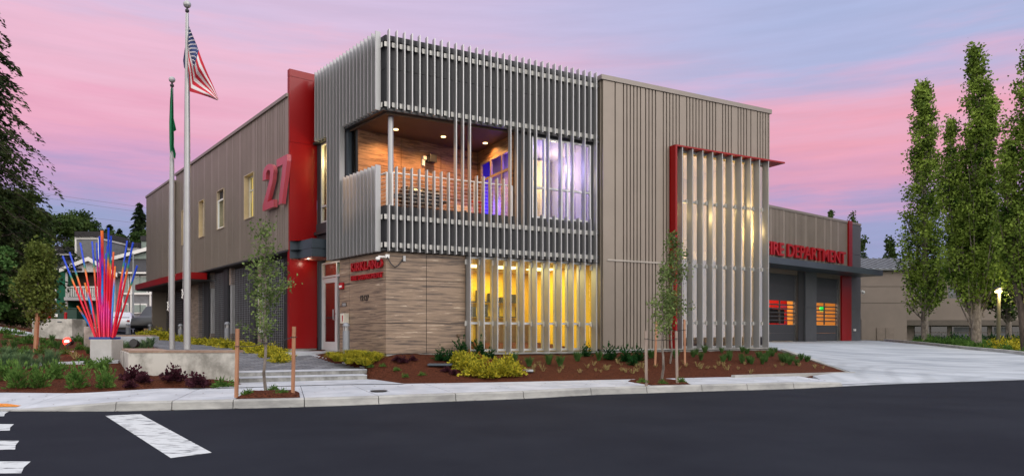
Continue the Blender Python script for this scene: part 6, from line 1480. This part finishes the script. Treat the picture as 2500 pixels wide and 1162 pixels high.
pS = at(260, 0, 18.5); sc_ = empty('stick_sculpture', (pS.x, pS.y, 1.2), 'fan of tall red, orange and blue painted sticks on a concrete plinth', 'sculpture')
zpl = at(0, 828, 18.5).z
plinth = mbox('plinth', mat('plinth_concrete', (.40,.40,.39), .8, bump=.1, bscale=60), (pS.x+.01, pS.y, .3), .56, .56, zpl-.3, None, .02); tag(plinth, 'square pale concrete plinth beneath the stick sculpture', 'plinth')
mbox('collar', mat('collar_blue', (.012,.04,.22), .4), (pS.x-.04, pS.y, zpl+.002), .55, .5, .06, sc_, 0)
sticks = [(153,625,0),(170,616,0),(189,747,2),(196,593,0),(207,690,2),(225,590,0),(236,593,3),(243,577,3),(249,563,4),(245,672,1),(255,632,1),(265,556,0),(271,576,0),(259,619,3),(277,615,1),(268,643,1),(281,650,2),(310.5,588,0),(307,642,3),(325,592,0),(335,648,0),(262,600,3),(252,660,1)]
for i, (tx, ty, k) in enumerate(sorted(sticks)):
    bx_ = 233+(279-233)*i/(len(sticks)-1); zz = 18.5+((i*7)%5-2)*.1; th = .036 if (tx, ty) == (249, 563) else .024
    b_ = at(bx_, 824, zz); q = at(tx, ty, 18.5+(((i*11)%7)-3)*.12); mb = MB(); mb.tube([b_, q], th, 8); mb.build('stick', sm[k], sc_)
# spotlights
def spot(px, py, Z, lit, lab):
    p = ground_Z(px, Z); q = at(px, py, Z); t = empty('garden_spotlight', p, lab, 'spotlight')
    mbox('base', M_conc, (p.x, p.y, p.z-.03), .26, .2, .06, t, .01)
    mb = MB(); mb.tube([p, q-Vector((0,0,.06))], .018, 8); mb.build('stem', M_black, t)
    mb = MB(); mb.tube([q+Vector((0,-.02,0)), q+Vector((.02,.15,-.03))], [.125, .09], 16); mb.build('housing', M_black, t)
    if lit:
        mb = MB(); mb.tube([q+Vector((0,-.03,0)), q+Vector((0,-.021,0))], [.12, .12], 16); mb.build('lens', emat('red_lens', (1,.03,.02), 5), t)
        mb = MB(); mb.box(q.x-.06, q.x+.06, q.y-.037, q.y-.031, q.z-.02, q.z+.025); mb.build('bulb', emat('spot_bulb', (1,.75,.7), 6), t)
        l = bpy.data.lights.new('spot_light', 'POINT'); l.energy = 9; l.color = (1,.05,.03); l.shadow_soft_size = .1; o = bpy.data.objects.new('spot_light', l); COL.objects.link(o); o.parent = t; o.location = (.25, -.25, q.z-p.z+.05)
spot(165, 833, 20.5, True, 'glowing red garden spotlight left of the sculpture'); spot(326, 837, 20.0, False, 'black garden spotlight between sculpture and planter seat')

# bollards
def bollard(px, ytop, Z, lab, r=.09, base=None):
    p = base or ground_Z(px, Z); Z = p.y; h = at(px, ytop, Z).z-p.z; t = empty('bollard', p, lab, 'bollard', 'grey bollards along the forecourt')
    M_bol = mat('bollard_paint', (.25,.27,.30), .45, metal=.3)
    mb = MB(); mb.tube([p, p+Vector((0,0,h-.22))], r, 20); mb.build('post', M_bol, t)
    mb = MB(); mb.lathe(p+Vector((0,0,h-.10)), [(r*1.04,0),(r*1.04,.02),(r*.9,.06),(r*.55,.09),(0.005,.10)], 20); mb.build('cap', M_bol, t)
    mb = MB(); mb.tube([p+Vector((0,0,h-.219)), p+Vector((0,0,h-.101))], r*.55, 12); 
    for k in range(4): a = math.pi/4+k*math.pi/2; mb.tube([p+Vector((math.cos(a)*r*.9, math.sin(a)*r*.9, h-.219)), p+Vector((math.cos(a)*r*.9, math.sin(a)*r*.9, h-.101))], .008, 5)
    mb.build('lamp_throat', M_silver, t)
pb = at(845, 868, 18.75); bollard(845, 787, 18.75, 'large grey bollard in the golden grass by the entrance', base=pb)
bollard(555, 785, 25, 'grey bollard among the golden ferns under the long wall', .10); bollard(441, 790, 29, 'grey bollard seen between the two flagpoles', .10); bollard(367, 791, 35, 'grey bollard in front of the dark car', .11); bollard(313, 789, 38, 'grey bollard in front of the white car', .12)

# flagpoles and flags
def flagpole(px, Z, ytop, r0, r1, rb, lab):
    p = at(px, 852, Z); t = empty('flagpole', p, lab, 'flagpole', 'flagpoles in the planter'); q = at(px, ytop, Z)
    n_ = 8; mb = MB(); mb.tube([p.lerp(q, i/n_) for i in range(n_+1)], [r0, r0, r0, r0*.97, r0*.92, r0*.85, r0*.75, r0*.6, r1], 20); mb.build('pole', mat('brushed_aluminium', (.36,.37,.375), .42, metal=.6, var=.05), t)
    mb = MB(); mb.tube([q, q+Vector((0,0,.14))], [.022, .022], 10); mb.lathe((q.x, q.y, q.z+.03), [(.02,0),(.045,.01),(.045,.06),(.02,.07)], 12); mb.build('truck', M_char2, t)
    mb = MB(); c = q+Vector((0,0,.14+rb*.9)); mb.lathe((c.x, c.y, c.z), [(rb*math.sin(a)+.0005, -rb*math.cos(a)) for a in np.linspace(0.02, math.pi, 14)], 20); mb.build('ball', M_silver, t)
    mb = MB(); a_ = p.lerp(q, .165)+Vector((-r0-.02, -.01, 0)); mb.tube([a_+Vector((0,0,-.12)), a_+Vector((-.02,0,0)), a_+Vector((0,0,.12))], .008, 6); mb.tube([a_+Vector((-.03,0,-.1)), a_+Vector((.02,0,.02)), a_+Vector((-.03,0,.1))], .010, 6); mb.build('cleat', M_white, t)
    mb = MB(); mb.tube([a_+Vector((0,0,.1)), q+Vector((-.03,-.02,.0))], .004, 5); mb.build('halyard', M_white, t)
    return p, q
F1 = flagpole(457, 16.9, 34, .079, .033, .088, 'taller flagpole carrying the striped national flag'); F2 = flagpole(420, 17.3, 216, .064, .032, .075, 'shorter flagpole carrying the green flag')
M_fr = mat('flag_red', (.45,.012,.03), .8, var=.05); M_fw = mat('flag_white', (.62,.58,.60), .8, var=.03); M_fb = mat('flag_blue', (.018,.035,.12), .8, var=.05); M_fg = mat('flag_green', (.003,.17,.065), .75, var=.15, scale=3)
fl = empty('striped_flag', at(462, 140, 16.9), 'national flag with stars and stripes hanging from the taller pole', 'flag')
top = [(461,64),(470,86),(480,110),(493,146),(506,178),(519,206),(534,243)]; bot = [(459,150),(459,168),(462,190),(463,224),(485,230),(508,237),(531,246)]
def crv(P, s): 
    x = np.interp(s, np.linspace(0, 1, len(P)), [p[0] for p in P]); y = np.interp(s, np.linspace(0, 1, len(P)), [p[1] for p in P]); return x, y
ns, nt_ = 40, 39; mbf = {0: MB(), 1: MB(), 2: MB()}
def fp(s, t, off=0):
    a = crv(top, s); b = crv(bot, s); x = a[0]+(b[0]-a[0])*t; y = a[1]+(b[1]-a[1])*t
    return at(x, y, 16.82+.10*math.sin(s*9+t*4)*min(1, s*3)+.05*math.sin(t*11+s*3)-.1*s+off)
for j in range(9):
    for i in range(ns):
        s0, s1 = i/ns, (i+1)/ns; can = s1 <= .42 and j < 5; k = 2 if can else (0 if j % 2 == 0 else 1)
        for h in range(3): t0 = (j+h/3)/9; t1 = (j+(h+1)/3)/9; mbf[k].add([fp(s0,t0), fp(s1,t0), fp(s1,t1), fp(s0,t1)], [(0,1,2,3)], True)
mbf[0].build('red_stripes', M_fr, fl); mbf[1].build('white_stripes', M_fw, fl); mbf[2].build('canton', M_fb, fl)
mb = MB()
for r_ in range(9):
    for c_ in range(6 if r_ % 2 == 0 else 5):
        s = (.03+(c_+(0 if r_ % 2 == 0 else .5))*.068); t = (r_+.7)/9.4*5/9; c = fp(s, t, -.02); R_ = .021
        mb.add([c+Vector((R_*(1 if k % 2 == 0 else .42)*math.sin(k*math.pi/5), 0, R_*(1 if k % 2 == 0 else .42)*math.cos(k*math.pi/5))) for k in range(10)], [tuple(range(10))])
mb.build('stars', M_fw, fl)
mb = MB(); L_ = [(456,102),(451,120),(447,148),(449,165),(453,172)]; R__ = [(458,100),(458,120),(458,145),(458,165),(457,176)]
for i in range(4):
    for k, (u0, u1) in enumerate(((0,.5),(.5,1))):
        P = [at(L_[i][0]+(R__[i][0]-L_[i][0])*u0, L_[i][1], 17.0+.08*u0), at(L_[i][0]+(R__[i][0]-L_[i][0])*u1, L_[i][1], 17.0+.08*u1), at(L_[i+1][0]+(R__[i+1][0]-L_[i+1][0])*u1, L_[i+1][1], 17.0+.08*u1), at(L_[i+1][0]+(R__[i+1][0]-L_[i+1][0])*u0, L_[i+1][1], 17.0+.08*u0)]
        mb.add(P, [(0,1,2,3)])
mb.build('rear_fold', M_fb, fl)
gl_ = empty('green_flag', at(417, 300, 17.2), 'limp green flag hanging folded down the shorter pole', 'flag')
Lf = [(418,214),(415,245),(413,300),(413.5,350),(415,374)]; Rf = [(421,214),(423,262),(424,300),(425,340),(424,362)]
mb = MB(); nn, kk = 24, 10; V = []
for i in range(nn+1):
    s = i/nn; a = crv(Lf, s); b = crv(Rf, s)
    for j in range(kk+1): t = j/kk; V.append(at(a[0]+(b[0]-a[0])*t, a[1]+(b[1]-a[1])*t, 17.12+.06*math.sin(t*9+s*2)))
mb.add(V, [(i*(kk+1)+j, i*(kk+1)+j+1, (i+1)*(kk+1)+j+1, (i+1)*(kk+1)+j) for i in range(nn) for j in range(kk)], True); mb.build('main_fold', M_fg, gl_)
def patch(P, name, m, Z0, Z1, parent):
    mb = MB(); n = len(P); mb.add([at(p[0], p[1], Z0 if k % 2 == 0 else Z1) for k, p in enumerate(P)], [tuple(range(n))]); mb.build(name, m, parent)
patch([(423,285),(427,302),(430.5,318),(426,321),(423,321)], 'side_fold', M_fg, 17.15, 17.2, gl_); patch([(417,362),(424,355),(429.5,376),(428,389),(424,384),(422,372)], 'lower_fold', M_fg, 17.1, 17.16, gl_)

# overhead wires
for k, (y0, y1) in enumerate(((466,508),(478,520),(512,547))):
    mb = MB(); mb.tube([at(60+k*20, y0, 120), at(230, (y0+y1)/2+3, 120), at(420, y1+8, 120)], .022, 5); o = mb.build('overhead_wire', mat('wire', (.12,.12,.15), .6)); tag(o, ('topmost' if k == 0 else 'middle' if k == 1 else 'lowest')+' of the thin overhead wires crossing the sky above the apartment house', 'wire')

# cars in the parking court
def car(name, label, pos, rz, body, L=4.6, W=1.85, H=1.45, suv=False):
    t = empty(name, pos, label, 'car', None, rz); 
    s_ = 1
    prof = [(-L/2,.35),(-L/2+.02,.75),(-L/2+.12,.98),(-L/2+.55,1.02),(-L/2+1.2,H-.06),(-.3,H),(.55,H-.08),(1.25,1.0),(L/2-.25,.82),(L/2,.55),(L/2,.32)] if not suv else [(-L/2,.4),(-L/2+.02,1.0),(-L/2+.10,1.12),(-L/2+.3,H-.1),(-L/2+.6,H),(.3,H),(.75,H-.05),(1.35,1.12),(L/2-.15,.98),(L/2,.6),(L/2,.38)]
    n = len(prof); mb = MB(); rows = []
    for w, ins in ((-W/2, .0), (-W/2+.05, .04), (0, .06), (W/2-.05, .04), (W/2, .0)):
        for x, z in prof:
            k = max(0, (z-1.0)/(H-1.0)); yy = w*(1-.20*k); rows.append((x*(1-.0), yy, z+(.03 if abs(w) < W/2-.01 else -.02)*(1 if z > .5 else 0)))
    fs = [(i*n+j, i*n+j+1, (i+1)*n+j+1, (i+1)*n+j) for i in range(4) for j in range(n-1)]+[tuple(range(n)), tuple(range(5*n-1, 4*n-1, -1))]+[(i*n, (i+1)*n, (i+1)*n+n-1, i*n+n-1) for i in range(4)]
    mb.add(rows, fs, True); o = mb.build('body', body, t, local=True, recalc=True)
    gm = mat('car_glass', (.012,.014,.017), .06, spec=.9); 
    if not suv: zr0, zr1, x0, x1 = 1.06, H-.12, -L/2+.60, -L/2+1.12
    else: zr0, zr1, x0, x1 = 1.18, H-.16, -L/2+.10, -L/2+.27
    mb = MB(); hw0 = W/2*.84; hw1 = W/2*.74; mb.add([(x0-.04,-hw0,zr0),(x0-.04,hw0,zr0),(x1-.05,hw1,zr1),(x1-.05,-hw1,zr1)], [(0,3,2,1)]); mb.build('rear_window', gm, t, local=True)
    for sg in (-1, 1):
        mb = MB(); y0 = sg*(W/2*.985+.004); y1 = sg*(W/2*.83+.004); mb.add([(x0+.35,y0*.99,zr0-.02),(1.0,y0*.99,zr0-.02),(.5,y1,H-.14),(x1+.15,y1,H-.14)], [(0,1,2,3)]); mb.build('side_window', gm, t, local=True)
        mb = MB(); mb.box(-L/2-.02, -L/2+.06, sg*W/2*.93-(.16 if sg > 0 else -.0)-(.0), sg*W/2*.93+(.16 if sg < 0 else 0), .82 if not suv else .95, .92 if not suv else 1.1); mb.build('tail_light', mat('tail_lamp', (.25,.01,.012), .2), t, local=True)
        mb = MB(); mb.box(.75, .9, sg*(W/2+.02)-.08, sg*(W/2+.02)+.08, 1.0, 1.12); mb.build('mirror', body, t, local=True)
        for xx in (-L/2+.85, L/2-.9):
            mb = MB(); mb.tube([(xx, sg*(W/2-.2), .33), (xx, sg*(W/2+.01), .33)], .33, 20); w_ = mb.build('wheel', mat('tyre', (.012,.012,.012), .8), t, local=True); mb = MB(); mb.tube([(xx, sg*(W/2+.011), .33), (xx, sg*(W/2+.02), .33)], .2, 14); mb.build('rim', M_silver, w_, local=True)
    mb = MB(); mb.box(-L/2-.025, -L/2+.02, -.26, .26, .62, .75); mb.build('number_plate', M_white, t, local=True)
    mb = MB(); mb.box(-L/2-.03, -L/2+.06, -W/2*.9, W/2*.9, .28, .46); mb.build('bumper', M_black, t, local=True)
    return t
p = ground_Z(292, 47); p.z = at(0, 816, 47).z; car('parked_car', 'white sedan seen from behind, parked before the timber fence', p, math.radians(112), mat('white_car_paint', (.62,.64,.67), .25, coat=.6, var=.02))
p = ground_Z(400, 44); p.z = at(0, 817, 44).z; car('parked_car', 'dark sport utility car half hidden by the corner of the station', p, math.radians(-88), mat('black_car_paint', (.010,.011,.013), .4, coat=.15, var=.05), H=1.75, suv=True)
p = ground_Z(325, 50); mb = MB(); q = at(325, 620, 50); mb.tube([p, q], [.07, .05], 10); mb.tube([q, q+Vector((-.2,0,.0))], .04, 6); o = mb.build('light_pole', mat('pole_grey', (.25,.27,.28), .5)); tag(o, 'slim grey light pole behind the right sticks of the sculpture', 'light pole')

# fire engine inside the garage
en = empty('fire_engine', W_G.p(ug(1915), -3.2, .82), 'red fire engine parked inside the garage behind the left door', 'fire engine')
M_er = mat('engine_red', (.75,.012,.01), .25, coat=.6, var=.03)
ex = W_G.u(1925, -1.5); e0, e1 = ex-2.6, ex+.0
mb = MB(); W_G.box(mb, e0, e1, -9, -1.6, 1.25, 1.98); W_G.box(mb, e0, e1, -9, -1.6, 2.95, 3.7); W_G.box(mb, e0, e0+.25, -9, -1.6, 1.98, 2.95); W_G.box(mb, e1-.25, e1, -9, -1.6, 1.98, 2.95); W_G.box(mb, e0+.25, e1-.25, -9, -3.2, 1.98, 2.95); mb.build('cab', M_er, en, bevel=.04)
mb = MB(); W_G.box(mb, e0+.25, e1-.25, -1.75, -1.65, 1.98, 2.95); mb.build('windscreen', mat('engine_glass', (.01,.01,.012), .5, spec=.2), en)
mb = MB(); W_G.box(mb, e0-.05, e1+.05, -1.6, -1.2, 1.1, 1.4); mb.build('bumper', M_silver, en, bevel=.03)
for k in (e0+.15, e1-.5):
    mb = MB(); W_G.box(mb, k, k+.35, -1.598, -1.54, 1.5, 1.75); mb.build('headlight', M_bracket, en, bevel=.01)
mb = MB(); W_G.box(mb, e0+.8, e1-.8, -1.598, -1.55, 1.45, 1.85); mb.build('grille', M_silver, en)
mb = MB(); W_G.box(mb, e0+.3, e1-.3, -2.4, -1.9, 3.702, 3.85); mb.build('light_bar', mat('tail_lamp', (.25,.01,.012), .2), en)
for k in (e0+.05, e1-.4):
    mb = MB(); mb.tube([W_G.p(k, -3.4, 1.32), W_G.p(k+.35, -3.4, 1.32)], .5, 18); mb.build('wheel', mat('tyre', (.012,.012,.012), .8), en)
# utility covers in the bed
p = ground_at(1075, 890); mb = MB(); mb.box(p.x-.3, p.x+.3, p.y-.2, p.y+.2, p.z, p.z+.05); o = mb.build('utility_cover', M_bluegrey, bevel=.01); tag(o, 'slate grey utility cover in the mulch left of the golden clump', 'utility cover')
p = ground_at(1288, 905); mb = MB(); mb.box(p.x-.14, p.x+.14, p.y-.12, p.y+.12, p.z, p.z+.05); o = mb.build('utility_cover', M_conc, bevel=.01); tag(o, 'small pale utility cover right of the golden clump', 'utility cover')

# fallen leaves and grit on the pavement and in the gutter
mb = MB(); rl = random.Random(17)
for i in range(150):
    x = rl.uniform(-9.5, 8); 
    if i % 3 == 0: y = kerb_y(x)-rl.uniform(.02, .12); z = .004
    else: t = rl.uniform(.1, .95); y = kerb_y(x)+.17+(back_y(x)-kerb_y(x)-.2)*t; z = side_z(x, t)+.012
    s = rl.uniform(.012, .035); a = rl.uniform(0, 3.14); c, n = math.cos(a)*s, math.sin(a)*s
    mb.add([(x-c, y-n, z), (x+n*.5, y-c*.5, z+.006), (x+c, y+n, z+.002), (x-n*.5, y+c*.5, z+.004)], [(0,1,2,3)])
o = mb.build('fallen_leaves', mat('dry_leaf', (.05,.025,.012), .9, col2=(.12,.07,.03), scale=3)); tag(o, 'tiny fallen leaves scattered over pavement and gutter', 'leaves', None, 'stuff')
